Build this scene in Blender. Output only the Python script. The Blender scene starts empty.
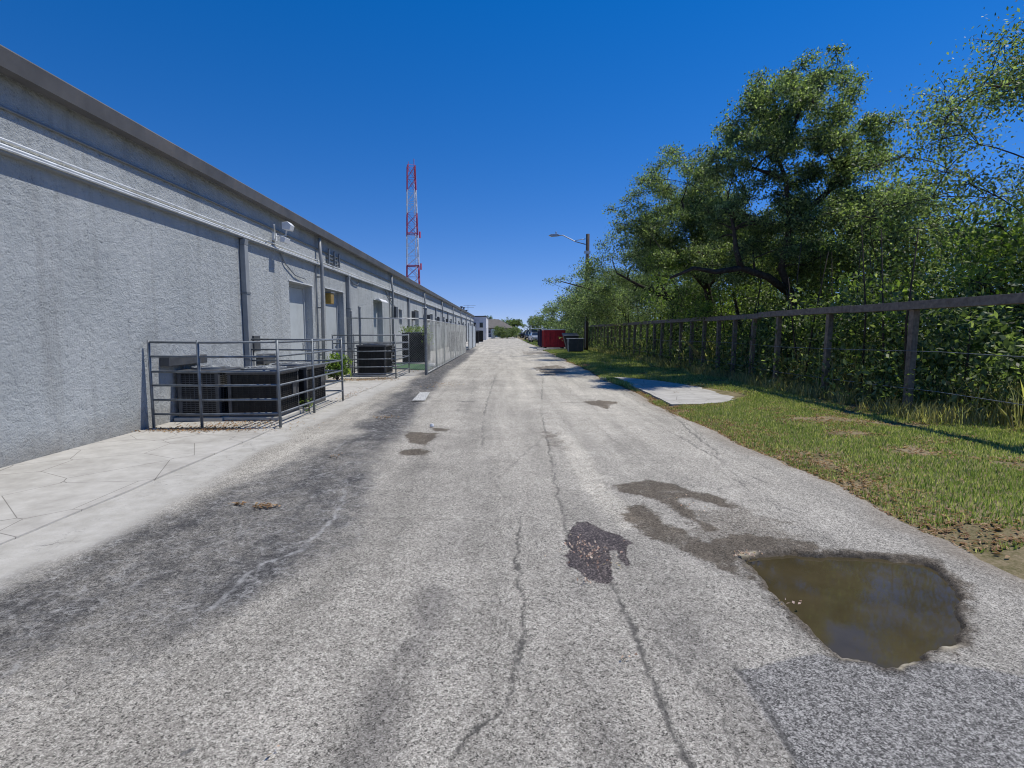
import bpy, math, random
import numpy as np
from mathutils import Vector, Matrix, Euler
R = math.radians
random.seed(7); rng = np.random.default_rng(7)
C = bpy.context.scene.collection
sc = bpy.context.scene

# ------------------------------------------------------------------ camera
F = 532.0; CU, CV = 512.0, 384.0; VPU, VPV = 503.0, 332.0; H = 1.5
PITCH = math.atan((CV-VPV)/F); YAW = math.atan((CU-VPU)/F)
cam_d = bpy.data.cameras.new('camera'); cam = bpy.data.objects.new('camera', cam_d); C.objects.link(cam)
cam.location = (0, 0, H); cam.rotation_euler = (math.pi/2-PITCH, 0, -YAW)
cam_d.sensor_width = 36; cam_d.lens = F/1024*36; cam_d.clip_end = 3000; cam_d.clip_start = .05
sc.camera = cam
# ------------------------------------------------------------------ light
SUN_EL, SUN_AZ = R(63), R(15)            # azimuth measured from +X towards +Y
sdir = Vector((math.cos(SUN_EL)*math.cos(SUN_AZ), math.cos(SUN_EL)*math.sin(SUN_AZ), math.sin(SUN_EL)))
w = bpy.data.worlds.new("World"); sc.world = w; w.use_nodes = True
nt = w.node_tree; bg = nt.nodes['Background']; bg.inputs['Strength'].default_value = .118
sky = nt.nodes.new('ShaderNodeTexSky'); sky.sky_type = 'NISHITA'; sky.sun_disc = False
sky.sun_elevation = SUN_EL; sky.sun_rotation = math.pi/2-SUN_AZ
sky.air_density = 1.0; sky.dust_density = 0.0; sky.ozone_density = 2.2; sky.altitude = 0
hs = nt.nodes.new('ShaderNodeHueSaturation'); hs.inputs['Saturation'].default_value = 1.44; hs.inputs['Hue'].default_value = .5; hs.inputs['Value'].default_value = 1.0
tcw = nt.nodes.new('ShaderNodeTexCoord'); mpw = nt.nodes.new('ShaderNodeMapping'); mpw.inputs['Location'].default_value = (0, 0, .075); mpw.inputs['Scale'].default_value = (1, 1, 1.15)
nt.links.new(tcw.outputs['Generated'], mpw.inputs['Vector']); nrw = nt.nodes.new('ShaderNodeVectorMath'); nrw.operation = 'NORMALIZE'
nt.links.new(mpw.outputs[0], nrw.inputs[0]); nt.links.new(nrw.outputs[0], sky.inputs['Vector'])
nt.links.new(sky.outputs[0], hs.inputs['Color']); tn = nt.nodes.new('ShaderNodeMix'); tn.data_type = 'RGBA'; tn.blend_type = 'MULTIPLY'; tn.inputs[0].default_value = 1; tn.inputs[7].default_value = (1.12, .865, 1.08, 1)
nt.links.new(hs.outputs[0], tn.inputs[6]); nt.links.new(tn.outputs[2], bg.inputs['Color'])
sd = bpy.data.lights.new('sun', 'SUN'); sd.energy = 4.3; sd.angle = R(.55); sd.color = (1, .95, .85)
so = bpy.data.objects.new('sun', sd); C.objects.link(so); so.rotation_euler = sdir.to_track_quat('Z', 'Y').to_euler()
so.location = (30, 30, 60)
sc.view_settings.view_transform = 'Standard'; sc.view_settings.look = 'None'
sc.view_settings.exposure = 0.0; sc.view_settings.gamma = 1
sc.render.engine = 'CYCLES'
sc.cycles.filter_width = 1.05; sc.cycles.max_bounces = 6; sc.cycles.transparent_max_bounces = 6

# ------------------------------------------------------------------ survey helpers (measure places off the photograph)
CR = Euler((math.pi/2-PITCH, 0, -YAW)).to_matrix()
def ray(u, v): return CR @ Vector(((u-CU)/F, -(v-CV)/F, -1))
def G(u, v, z=0.0):
    d = ray(u, v); t = (z-H)/d.z; return (d.x*t, d.y*t)
def P(u, v, Y):
    d = ray(u, v); t = Y/d.y; return Vector((d.x*t, Y, H+d.z*t))

# ------------------------------------------------------------------ tags
def tag(o, label=None, cat=None, group=None, kind=None):
    if label: o['label'] = label
    if cat: o['category'] = cat
    if group: o['group'] = group
    if kind: o['kind'] = kind
    return o
def empty(name, loc=(0, 0, 0), rz=0):
    o = bpy.data.objects.new(name, None); C.objects.link(o); o.location = loc; o.rotation_euler = (0, 0, rz)
    o.empty_display_size = .2
    return o
def kids(o): return [c for c in bpy.data.objects if c.parent == o]
def copy_tree(o, parent=None):
    c = o.copy(); C.objects.link(c); c.parent = parent
    if parent is None:
        for k in ('label', 'category', 'group'):
            if k in o: c[k] = o[k]
    for ch in kids(o): copy_tree(ch, c)
    return c

# ------------------------------------------------------------------ mesh builder
class MB:
    def __init__(s): s.v = []; s.f = []; s.n = 0
    def add(s, vs, fs):
        b = len(s.v); s.v += [tuple(p) for p in vs]; s.f += [tuple(b+i for i in f) for f in fs]; return s
    def box(s, x0, x1, y0, y1, z0, z1):
        return s.add([(x0,y0,z0),(x1,y0,z0),(x1,y1,z0),(x0,y1,z0),(x0,y0,z1),(x1,y0,z1),(x1,y1,z1),(x0,y1,z1)],
                     [(0,3,2,1),(4,5,6,7),(0,1,5,4),(1,2,6,5),(2,3,7,6),(3,0,4,7)])
    def prism(s, pts, axis, a, b):
        """polygon pts (p,q) extruded along axis from a to b"""
        n = len(pts)
        def mk(p, q, t): return {'x': (t, p, q), 'y': (p, t, q), 'z': (p, q, t)}[axis]
        s.add([mk(p, q, a) for p, q in pts]+[mk(p, q, b) for p, q in pts],
              [tuple(range(n)), tuple(range(2*n-1, n-1, -1))]+[(i, i+n, (i+1) % n+n, (i+1) % n) for i in range(n)])
        return s
    def tube(s, pts, rad, n=8, caps=True):
        pts = [Vector(p) for p in pts]
        if not hasattr(rad, '__len__'): rad = [rad]*len(pts)
        b = len(s.v); ref = None
        for i, p in enumerate(pts):
            t = (pts[min(i+1, len(pts)-1)]-pts[max(i-1, 0)])
            t = t.normalized() if t.length > 1e-9 else Vector((0, 0, 1))
            if ref is None: ref = Vector((0, 0, 1)) if abs(t.z) < .9 else Vector((1, 0, 0))
            a = (ref-t*ref.dot(t)).normalized(); ref = a; c = t.cross(a)
            for k in range(n):
                an = 2*math.pi*k/n; s.v.append(tuple(p+(a*math.cos(an)+c*math.sin(an))*rad[i]))
        for i in range(len(pts)-1):
            for k in range(n):
                k2 = (k+1) % n
                s.f.append((b+i*n+k, b+i*n+k2, b+(i+1)*n+k2, b+(i+1)*n+k))
        if caps:
            s.f.append(tuple(b+k for k in range(n-1, -1, -1))); s.f.append(tuple(b+(len(pts)-1)*n+k for k in range(n)))
        return s
    def lathe(s, prof, cx, cy, n=24):
        b = len(s.v)
        for r, z in prof:
            for k in range(n):
                an = 2*math.pi*k/n; s.v.append((cx+r*math.cos(an), cy+r*math.sin(an), z))
        for i in range(len(prof)-1):
            for k in range(n):
                k2 = (k+1) % n; s.f.append((b+i*n+k, b+i*n+k2, b+(i+1)*n+k2, b+(i+1)*n+k))
        return s
    def build(s, name, mat, parent=None, smooth=False, bevel=0):
        m = bpy.data.meshes.new(name); m.from_pydata(s.v, [], s.f); m.update()
        m.materials.append(mat)
        if smooth: m.polygons.foreach_set('use_smooth', [True]*len(m.polygons))
        o = bpy.data.objects.new(name, m); C.objects.link(o); o.parent = parent
        if bevel:
            b = o.modifiers.new('bevel', 'BEVEL'); b.width = bevel; b.segments = 2; b.limit_method = 'ANGLE'
        return o
def np_mesh(name, V, Fq, mat, parent=None, smooth=False, attrs=None):
    m = bpy.data.meshes.new(name); k = Fq.shape[1]
    m.vertices.add(len(V)); m.vertices.foreach_set('co', np.ascontiguousarray(V, dtype=np.float32).ravel())
    m.loops.add(Fq.size); m.loops.foreach_set('vertex_index', np.ascontiguousarray(Fq, dtype=np.int32).ravel())
    m.polygons.add(len(Fq)); m.polygons.foreach_set('loop_start', np.arange(0, Fq.size, k, dtype=np.int32))
    m.update(calc_edges=True)
    if smooth: m.polygons.foreach_set('use_smooth', np.ones(len(Fq), dtype=bool))
    if attrs:
        for nme, arr in attrs.items():
            a = m.attributes.new(nme, 'FLOAT_COLOR', 'POINT'); a.data.foreach_set('color', arr.astype(np.float32).ravel())
    m.materials.append(mat); m.update()
    o = bpy.data.objects.new(name, m); C.objects.link(o); o.parent = parent
    return o

# ------------------------------------------------------------------ numpy noise
_T = rng.random((256, 256))
def vn(x, y):
    xi = np.floor(x).astype(int); yi = np.floor(y).astype(int); fx = x-xi; fy = y-yi
    fx = fx*fx*(3-2*fx); fy = fy*fy*(3-2*fy)
    a = _T[xi & 255, yi & 255]; b = _T[(xi+1) & 255, yi & 255]; c = _T[xi & 255, (yi+1) & 255]; d = _T[(xi+1) & 255, (yi+1) & 255]
    return (a*(1-fx)+b*fx)*(1-fy)+(c*(1-fx)+d*fx)*fy
def fbm(x, y, o=4, s=0):
    r = 0; a = .5; t = 0
    for i in range(o):
        r = r+a*vn(x*2**i+17.3*i+s*31.7, y*2**i+5.1*i+s*11.3); t += a; a *= .5
    return r/t
def sst(e0, e1, x):
    t = np.clip((x-e0)/(e1-e0), 0, 1); return t*t*(3-2*t)
def sdist(x, y, poly):
    """signed distance (negative inside)"""
    ins = np.zeros(x.shape, bool); dm = np.full(x.shape, 1e9)
    n = len(poly)
    for i in range(n):
        x0, y0 = poly[i]; x1, y1 = poly[(i+1) % n]
        ex, ey = x1-x0, y1-y0; L = ex*ex+ey*ey+1e-12
        t = np.clip(((x-x0)*ex+(y-y0)*ey)/L, 0, 1)
        dm = np.minimum(dm, np.hypot(x-x0-t*ex, y-y0-t*ey))
        c = ((y0 > y) != (y1 > y)); xs = (x1-x0)*(y-y0)/((y1-y0) if abs(y1-y0) > 1e-9 else 1e-9)+x0
        ins ^= (c & (x < xs))
    return np.where(ins, -dm, dm)
def ldist(x, y, pl):
    dm = np.full(x.shape, 1e9)
    for (x0, y0), (x1, y1) in zip(pl[:-1], pl[1:]):
        ex, ey = x1-x0, y1-y0; L = ex*ex+ey*ey+1e-12
        t = np.clip(((x-x0)*ex+(y-y0)*ey)/L, 0, 1)
        dm = np.minimum(dm, np.hypot(x-x0-t*ex, y-y0-t*ey))
    return dm

# ------------------------------------------------------------------ materials
class NT:
    def __init__(s, name):
        s.m = bpy.data.materials.new(name); s.m.use_nodes = True; s.t = s.m.node_tree; s.b = s.t.nodes['Principled BSDF']
        s.tc = None
    def n(s, typ, **kw):
        nd = s.t.nodes.new(typ)
        for k, v in kw.items(): setattr(nd, k, v)
        return nd
    def l(s, a, b): s.t.links.new(a, b)
    def obj(s):
        if not s.tc: s.tc = s.n('ShaderNodeTexCoord')
        return s.tc.outputs['Object']
    def noise(s, scale, detail=4, rough=.55, vec=None, stretch=None):
        nd = s.n('ShaderNodeTexNoise'); nd.inputs['Scale'].default_value = scale; nd.inputs['Detail'].default_value = detail
        nd.inputs['Roughness'].default_value = rough
        v = vec or s.obj()
        if stretch:
            mp = s.n('ShaderNodeMapping'); mp.inputs['Scale'].default_value = stretch; s.l(v, mp.inputs['Vector']); v = mp.outputs[0]
        s.l(v, nd.inputs['Vector']); return nd.outputs['Fac']
    def vor(s, scale, feature='F1', out='Distance', vec=None, stretch=None):
        nd = s.n('ShaderNodeTexVoronoi', feature=feature); nd.inputs['Scale'].default_value = scale
        v = vec or s.obj()
        if stretch:
            mp = s.n('ShaderNodeMapping'); mp.inputs['Scale'].default_value = stretch; s.l(v, mp.inputs['Vector']); v = mp.outputs[0]
        s.l(v, nd.inputs['Vector']); return nd.outputs[out]
    def ramp(s, fac, stops, interp='LINEAR'):
        r = s.n('ShaderNodeValToRGB'); r.color_ramp.interpolation = interp
        while len(r.color_ramp.elements) < len(stops): r.color_ramp.elements.new(.5)
        for e, (p, c) in zip(r.color_ramp.elements, stops):
            e.position = p; e.color = (*c, 1) if hasattr(c, '__len__') else (c, c, c, 1)
        s.l(fac, r.inputs['Fac']); return r.outputs['Color']
    def math(s, op, a, b=None, clamp=False):
        m = s.n('ShaderNodeMath', operation=op); m.use_clamp = clamp
        for i, q in enumerate((a, b)):
            if q is None: continue
            if hasattr(q, 'node'): s.l(q, m.inputs[i])
            else: m.inputs[i].default_value = q
        return m.outputs[0]
    def mix(s, fac, a, b, mode='MIX'):
        m = s.n('ShaderNodeMix', data_type='RGBA', blend_type=mode); m.clamp_factor = True
        for i, q in ((0, fac), (6, a), (7, b)):
            if hasattr(q, 'node'): s.l(q, m.inputs[i])
            elif i == 0: m.inputs[0].default_value = q
            else: m.inputs[i].default_value = (*q, 1) if hasattr(q, '__len__') else (q, q, q, 1)
        return m.outputs[2]
    def bump(s, h, strength=.5, dist=.01, prev=None):
        b = s.n('ShaderNodeBump'); b.inputs['Strength'].default_value = strength; b.inputs['Distance'].default_value = dist
        s.l(h, b.inputs['Height'])
        if prev: s.l(prev, b.inputs['Normal'])
        return b.outputs[0]
    def out(s, col=None, rough=None, nrm=None, metal=None, spec=None):
        b = s.b
        for k, q in (('Base Color', col), ('Roughness', rough), ('Normal', nrm), ('Metallic', metal), ('Specular IOR Level', spec)):
            if q is None: continue
            if hasattr(q, 'node'): s.l(q, b.inputs[k])
            elif k == 'Base Color': b.inputs[k].default_value = (*q, 1)
            else: b.inputs[k].default_value = q
        return s.m
def worn(name, col, rough=.6, metal=0, var=.25, scale=6, dirt=None, bump=.15, bs=60, spec=.4, streak=None):
    t = NT(name); a = t.noise(scale, 5, .6); c0 = tuple(x*(1-var) for x in col); c1 = tuple(min(1, x*(1+var)) for x in col)
    c = t.ramp(a, [(.3, c0), (.7, c1)])
    if dirt:
        d = t.noise(scale*.7, 6, .7, stretch=streak or (1, 1, .35)); c = t.mix(t.ramp(d, [(.52, 0), (.7, .8)]), c, dirt)
    return t.out(c, rough, t.bump(t.noise(bs, 4), bump, .004), metal, spec)

M = {}
M['galv'] = worn('galvanised_tube', (.42, .44, .46), .45, .6, .25, 9, (.25, .22, .18))
M['galv_dark'] = worn('weathered_tube', (.22, .24, .26), .55, .4, .3, 9, (.12, .10, .08))
M['wire'] = worn('chain_wire', (.40, .42, .43), .5, .3, .4, 1.5)
M['rail'] = worn('cage_rail', (.16, .18, .20), .5, .15, .3, 9, (.09, .08, .07))
M['ac_black'] = worn('condenser_black', (.018, .019, .021), .5, 0, .4, 8, (.05, .045, .04))
M['ac_grey'] = worn('condenser_grey', (.075, .08, .088), .5, .1, .25, 8, (.1, .09, .07))
M['ac_trim'] = worn('condenser_trim', (.07, .073, .08), .42, .1, .3, 8, (.12, .11, .1))
M['pale'] = worn('pale_sheet', (.5, .55, .6), .5, .2, .15, 5, (.3, .3, .3))
M['pipe'] = worn('painted_pipe', (.27, .285, .295), .5, 0, .12, 5, (.26, .26, .25))
M['pipe_d'] = worn('dark_pipe', (.16, .175, .19), .5, 0, .2, 5)
M['fascia'] = worn('fascia_metal', (.13, .125, .12), .5, .1, .25, 1.5, (.2, .17, .14), bump=.1)
M['trim_light'] = worn('light_conduit', (.68, .70, .71), .45, 0, .15, 4, (.3, .3, .3))
M['door'] = worn('door_paint', (.44, .475, .49), .5, 0, .07, 3, (.33, .35, .36), bump=.06)
M['frame'] = worn('door_frame', (.38, .41, .43), .55, 0, .1, 5)
M['wood'] = worn('grey_timber', (.20, .17, .14), .85, 0, .35, 14, (.22, .2, .18), .6, 90, .15, (1, .12, 1))
M['wood_post'] = worn('grey_timber_post', (.20, .165, .13), .85, 0, .4, 14, (.06, .055, .05), .6, 90, .15, (1, 1, .12))
M['pole'] = worn('creosote_pole', (.075, .062, .055), .85, 0, .3, 10, (.16, .14, .12), .6, 70, .15, (1, 1, .08))
M['bark'] = worn('bark', (.055, .045, .038), .9, 0, .45, 12, (.13, .12, .10), .9, 40, .1)
M['red'] = worn('dumpster_red', (.36, .014, .02), .5, 0, .3, 3, (.12, .012, .015), .15, 30, .4, (3, 3, .3))
M['navy'] = worn('dumpster_navy', (.02, .022, .06), .5, 0, .3, 3, (.06, .05, .06))
M['dk'] = worn('dark_plastic', (.03, .033, .038), .5, 0, .2, 4, (.06, .06, .06))
M['bin'] = worn('bin_grey', (.045, .055, .07), .55, 0, .2, 4, (.09, .09, .09))
M['white'] = worn('white_paint', (.72, .73, .74), .5, 0, .08, 4, (.5, .5, .48))
M['tred'] = worn('tower_red', (.62, .09, .12), .5, 0, .15, 2)
M['twhite'] = worn('tower_white', (.88, .88, .88), .5, 0, .08, 2)
M['conc'] = worn('pad_concrete', (.42, .41, .38), .9, 0, .15, 3, (.3, .28, .24), .4, 80, .15, (1, 1, 1))
M['gold'] = worn('amber_lamp_case', (.42, .27, .07), .4, .3, .3, 20)
M['tyre'] = worn('tyre', (.02, .02, .02), .8, 0, .2, 10)
M['rim'] = worn('rim', (.4, .4, .42), .3, .8, .1, 10)
M['lens'] = worn('lamp_lens', (.7, .7, .68), .15, 0, .05, 10, spec=.8)
M['glass'] = worn('car_glass', (.02, .025, .03), .06, 0, .1, 3, bump=0, spec=.8)
M['winglass'] = worn('window_glass', (.03, .035, .045), .08, 0, .1, 3, bump=0, spec=.8)
M['tail'] = worn('red_lens', (.4, .01, .01), .2, 0, .1, 10)
M['turf'] = worn('green_mat', (.06, .13, .065), .95, 0, .3, 20, (.12, .11, .07), .5, 150)
M['roofing'] = worn('brown_shingle', (.16, .145, .13), .9, 0, .3, 3, (.1, .09, .08), .4, 30)
M['house'] = worn('house_wall', (.2, .19, .185), .85, 0, .15, 2)
M['block'] = worn('white_render', (.62, .62, .65), .8, 0, .1, 2, (.5, .48, .46))
def paint(n, c): return worn(n, c, .28, .2, .05, 2, bump=.02, spec=.6)
M['car_silver'] = paint('silver_car_paint', (.45, .47, .5)); M['car_blue'] = paint('teal_car_paint', (.07, .12, .15))
M['car_dark'] = paint('dark_car_paint', (.025, .03, .05)); M['car_white'] = paint('white_car_paint', (.75, .76, .78))

def stucco():
    t = NT('rough_stucco'); o = t.obj()
    n1 = t.noise(9, 6, .65); n2 = t.noise(38, 5, .7); v = t.vor(26, 'F1')
    big = t.noise(.9, 4, .6); col = t.ramp(big, [(.3, (.37, .395, .405)), (.7, (.47, .495, .505))])
    pits = t.math('MULTIPLY', t.ramp(t.math('ADD', t.math('MULTIPLY', n1, .45), t.math('MULTIPLY', n2, .55)), [(.38, 1), (.46, 0)]), t.ramp(t.noise(1.4, 4), [(.4, .25), (.6, 1.3)]))
    col = t.mix(t.math('MULTIPLY', pits, .8), col, (.2, .22, .235))
    st = t.noise(1.6, 5, .7, stretch=(1, 1.5, .12)); col = t.mix(t.ramp(st, [(.50, 0), (.72, .55)]), col, (.24, .245, .24))
    mp2 = t.noise(2.4, 7, .75); col = t.mix(t.ramp(mp2, [(.56, 0), (.60, .35)]), col, (.52, .54, .54))
    gz = t.n('ShaderNodeSeparateXYZ'); t.l(o, gz.inputs[0]); sp_ = t.math('SUBTRACT', 1.0, t.math('ADD', t.math('MULTIPLY', gz.outputs[2], 1.6), t.math('MULTIPLY', t.noise(3, 5), .7))); col = t.mix(t.math('MULTIPLY', sp_, .8, True), col, (.22, .2, .17))
    h = t.math('ADD', t.math('MULTIPLY', n1, 1.2), t.math('MULTIPLY', n2, .6))
    return t.out(col, .9, t.bump(h, 1.0, .035), spec=.15)
M['stucco'] = stucco()

def leafmat(name, cols, trans=.35, rough=.5):
    t = NT(name); g = t.n('ShaderNodeNewGeometry')
    a = t.math('ADD', t.math('MULTIPLY', g.outputs['Random Per Island'], .6), t.math('MULTIPLY', t.noise(2.6, 4, .7), .42))
    n = len(cols); c = t.ramp(a, [(.15+.75*i/(n-1), cc) for i, cc in enumerate(cols)])
    t.out(c, rough, spec=.35)
    tr = t.n('ShaderNodeBsdfTranslucent'); t.l(t.mix(1, c, (1.6, 1.8, .75), 'MULTIPLY'), tr.inputs['Color'])
    mx = t.n('ShaderNodeMixShader'); mx.inputs[0].default_value = min(.5, trans+.12)
    t.l(t.b.outputs[0], mx.inputs[1]); t.l(tr.outputs[0], mx.inputs[2])
    t.l(mx.outputs[0], t.t.nodes['Material Output'].inputs['Surface'])
    return t.m
M['oak'] = leafmat('oak_leaf', [(.024, .04, .022), (.085, .12, .058), (.19, .24, .12), (.48, .54, .32)])
M['lime'] = leafmat('lime_sunlit_leaf', [(.045, .08, .025), (.11, .17, .04), (.2, .27, .07), (.33, .38, .15)], .4)  # bright green leaves; also paints sunlit leaves among the darker foliage
M['under'] = leafmat('under_leaf', [(.03, .045, .025), (.09, .125, .055), (.18, .23, .10), (.42, .46, .26)])
M['grass'] = leafmat('grass_blade', [(.07, .11, .03), (.21, .28, .09), (.38, .39, .20), (.75, .68, .48)], .3, .6)
M['straw'] = leafmat('dry_stalk', [(.18, .2, .08), (.32, .28, .15), (.5, .44, .27), (.42, .46, .24)], .3, .7)
M['litter'] = leafmat('dead_leaf', [(.10, .055, .03), (.2, .11, .055), (.34, .21, .11), (.45, .33, .22)], .1, .8)
M['petal'] = leafmat('pale_dead_leaf', [(.25, .14, .11), (.42, .27, .22), (.6, .45, .38), (.7, .6, .5)], .1, .8)

# ------------------------------------------------------------------ the road
def poly(px): return [G(u, v) for u, v in px]
c4 = lambda L: poly([(540+x/3.938, 460+y/3.938) for x, y in L])
c8 = lambda L: poly([(380+x/4.267, 340+y/4.267) for x, y in L])
c7 = lambda L: poly([(512+x/3.555, 580+y/3.555) for x, y in L])
def edge_right(y):
    return 3.25+.004*y+.22*(fbm(y*.55, y*0+3, 3)-.5)*np.clip(y/6, .3, 2)+.10*(fbm(y*4.1, y*0+9, 3)-.5)
ys = [-3.0]
while ys[-1] < 172:
    y = ys[-1]; ys.append(y+(.25 if y < .6 else max(.011, y*y/(H*F)*.75)))
ys = np.array(ys); NX = 520
s = np.linspace(0, 1, NX); X0 = -4.3
YY, SS = np.meshgrid(ys, s, indexing='ij')
XX = X0+(edge_right(YY)-X0)*SS
wx = XX+.10*(fbm(XX*3.5, YY*3.5, 4, 1)-.5)+.03*(fbm(XX*22, YY*22, 3, 2)-.5)
wy = YY+.14*(fbm(XX*3.5, YY*3.5, 4, 3)-.5)+.03*(fbm(XX*22, YY*22, 3, 4)-.5)
px_soft = .008+YY.clip(0)**2*.00008
def stain(poly_, soft=.05, ragged=0.05):
    return 1-sst(-soft, soft, sdist(wx, wy, poly_)+ragged*(fbm(XX*14, YY*14, 4, 5)-.5)*2)
# fresh dark stains and brown wet stains, one with a painted tree shadow
fresh = stain(poly([(574,527),(588,521),(600,530),(618,535),(631,545),(632,552),(629,566),(620,558),(610,556),(610,570),(612,578),(603,585),(590,580),(575,572),(563,563),(562,555),(568,552),(563,540),(568,535)]), .018, .035)
hole = stain(poly([(607,551),(617,549),(621,556),(609,558)]), .02, .02); fresh = fresh*(1-hole)
damp_shade = np.maximum.reduce([
    stain(c4([(290,105),(420,75),(520,90),(640,130),(720,150),(775,195),(720,190),(600,150),(540,160),(620,215),(690,270),(665,285),(590,240),(520,190),(430,150),(350,135)]), .045, .06),
    stain(c4([(340,185),(400,180),(460,220),(480,255),(560,270),(640,320),(760,290),(900,300),(1080,320),(1100,370),(900,372),(780,400),(800,440),(850,470),(780,460),(680,415),(620,380),(500,330),(400,290),(340,230)]), .05, .06),
    stain(poly([(582,401.5),(600,400.5),(619,402),(611,405),(606,409),(592,405)]), .04, .05),
    stain(poly([(406,432),(438,433),(436,438),(424,446),(408,443)]), .05, .06),
    stain(poly([(401,451),(418,449),(431,452),(427,456),(402,455)]), .04, .05),
    stain(poly([(434,428),(449,429),(447,432),(436,431)]), .04, .05),
    .75*stain(poly([(533,367),(560,365),(569,372),(548,376),(537,370)]), .1, .25),  # tree shadow across the lane, painted in along with wet ground
    .6*stain(c8([(700,390),(760,400),(770,460),(720,450)]), .2, .3),
    .5*stain(poly([(520,352),(545,351),(552,354),(525,355)]), .3, .5)])
damp_tone = .30+.85*fbm(XX*9, YY*7, 5, 6)
damp_shade = np.clip(damp_shade*damp_tone*1.25, 0, 1)
ring = .8*0
lite_damp = .45*stain(c4([(560,200),(780,180),(1000,260),(1100,420),(760,420),(600,300)]), .12, .2)
# sealed darker strip along the left side
bl = np.interp(YY, [2.0, 3.1, 3.7, 4.6, 6.7, 8.6, 12, 20, 28, 45], [-1.7, -1.4, -1.2, -1.25, -1.6, -1.6, -1.75, -2.1, -2.0, -2.3])+.16*(fbm(XX*2.5, YY*1.5, 4, 8)-.5)
al = np.interp(YY, [2, 3, 5.6, 7.9, 10, 14, 20, 40], [-3.2, -3.1, -2.8, -2.3, -2.55, -2.7, -3.1, -3.3])+.5*(fbm(XX*2, YY*1.2, 4, 9)-.5)
strip = (1-sst(-.18, .35, wx-bl))*sst(-.3, .35, wx-al)*sst(1.3, 3.2, YY+.6*(fbm(XX*2, YY*1.4, 3, 4)-.5))*(1-.6*sst(40, 60, YY))
strip *= .75+.25*sst(.34, .5, fbm(XX*1.1, YY*.45, 4, 10))
# cracks
NA = (fbm(XX*6, YY*6, 5, 12)-.5)*1.6+(fbm(XX*30, YY*24, 3, 17)-.5)*.8; NB = (fbm(XX*6, YY*6, 5, 13)-.5)*1.6+(fbm(XX*30, YY*24, 3, 18)-.5)*.8
CW = .35+1.3*fbm(XX*12, YY*7, 3, 19); CM = np.clip(.25+1.5*sst(.3, .65, fbm(XX*3, YY*2, 4, 22)), 0, 1)
def crack(pl, wd, wob=.05):
    cx = XX+wob*NA; cy = YY+wob*NB
    return CM*(1-sst(wd*.25*CW, wd*CW+px_soft*.4, ldist(cx, cy, pl)))
crk = np.maximum.reduce([
    .85*crack(poly([(447,768),(468,729),(506,706),(512,673),(525,631),(519,597),(517,560),(520,510)]), .011),
    .6*crack(poly([(543,376),(542,394),(541,408),(545,429),(553,471),(558,499),(570,540)]), .014),
    .8*crack(poly([(620,597),(633,633),(644,664),(664,715),(700,790)]), .019),
    .5*crack(poly([(600,560),(620,597)]), .012),
    .5*crack(poly([(660,640),(690,672),(706,692),(726,729),(745,772)]), .009),
    .7*crack(poly([(734,664),(765,706),(800,772)]), .016, .02),
    .5*crack(poly([(497,372),(488,399),(483,420),(482,450)]), .016),
    .5*crack(poly([(345,516),(413,517),(480,520),(560,519),(620,522)]), .009),
    .5*crack(poly([(300,398),(436,401),(485,402)]), .02),
    .4*crack(poly([(640,545),(700,560),(735,585)]), .008),
    .7*crack(poly([(680,436),(735,470),(765,484)]), .012, .08),
    .6*crack(poly([(610,383),(640,398),(668,410),(690,432),(720,455)]), .02, .06),
    .6*crack(poly([(735,480),(760,500),(820,520)]), .010, .08),
    .4*crack(poly([(505,500),(495,480),(511,466),(540,440)]), .012, .05)])
for x0_, st_, sl in ((-.95, .35, .004), (.12, .3, -.01), (1.55, .35, .012), (2.35, .45, .02), (-.35, .3, 0), (2.9, .5, .006)):
    pl_ = [(x0_+sl*q+.10*math.sin(q*1.3+x0_*5)+.05*math.sin(q*3.7+x0_), q) for q in np.arange(1.2, 40, .6)]
    crk = np.maximum(crk, st_*crack(pl_, .009, .05)*sst(.38, .6, fbm(XX*.5+x0_*9, YY*.35, 3, 95)))
pale = np.maximum.reduce([
    .9*crack(poly([(210,610),(224,597),(240,580),(262,563),(300,550),(325,525),(343,502),(345,480)]), .02, .04),
    .7*crack(poly([(285,508),(310,508),(338,510)]), .012, .04), .6*crack(poly([(300,475),(330,455),(345,440)]), .015, .05),
    .6*crack(poly([(404,440),(408,425),(425,410)]), .02, .05),.5*crack(poly([(390,412),(420,413)]), .02, .05),
    .8*crack(poly([(224,530),(260,522),(290,530)]), .012, .06)])
seam = sst(0, .05, wx-np.interp(YY, [2, 4, 8, 12, 40], [-.05, -.12, -.2, -.2, -.2]))
# coarse dark patch, lanes and paling with distance, worn tracks, pothole
coarse = stain(poly([(736,664),(800,658),(900,652),(1100,690),(1100,800),(812,800)]), .012, .01)
lane = .8*stain(c8([(765,405),(850,405),(960,620),(1100,760),(1040,820),(870,640),(800,500)]), .05, .05)
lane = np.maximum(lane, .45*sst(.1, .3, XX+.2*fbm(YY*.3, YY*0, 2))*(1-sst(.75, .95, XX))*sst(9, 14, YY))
lane = np.maximum(lane, .35*sst(.9, 1.3, XX)*sst(6, 12, YY)); lane = np.clip(lane+(.45*sst(3.5, 9, YY)+.5*sst(9, 30, YY))*(.7+.6*fbm(XX*.8, YY*.25, 3, 77)), 0, 1)  # last term pales the whole road with distance
track = .75*np.exp(-((XX+.47-.06*(YY-2)+.03*np.sin(YY*4))/.12)**2)*(1-sst(3.0, 4.6, YY))+.55*np.exp(-((XX-.36-.02*YY)/.08)**2)*(1-sst(2.6, 4.2, YY))
lane = np.clip(lane+.22*seam*sst(3, 6, YY), 0, 1)
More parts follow.
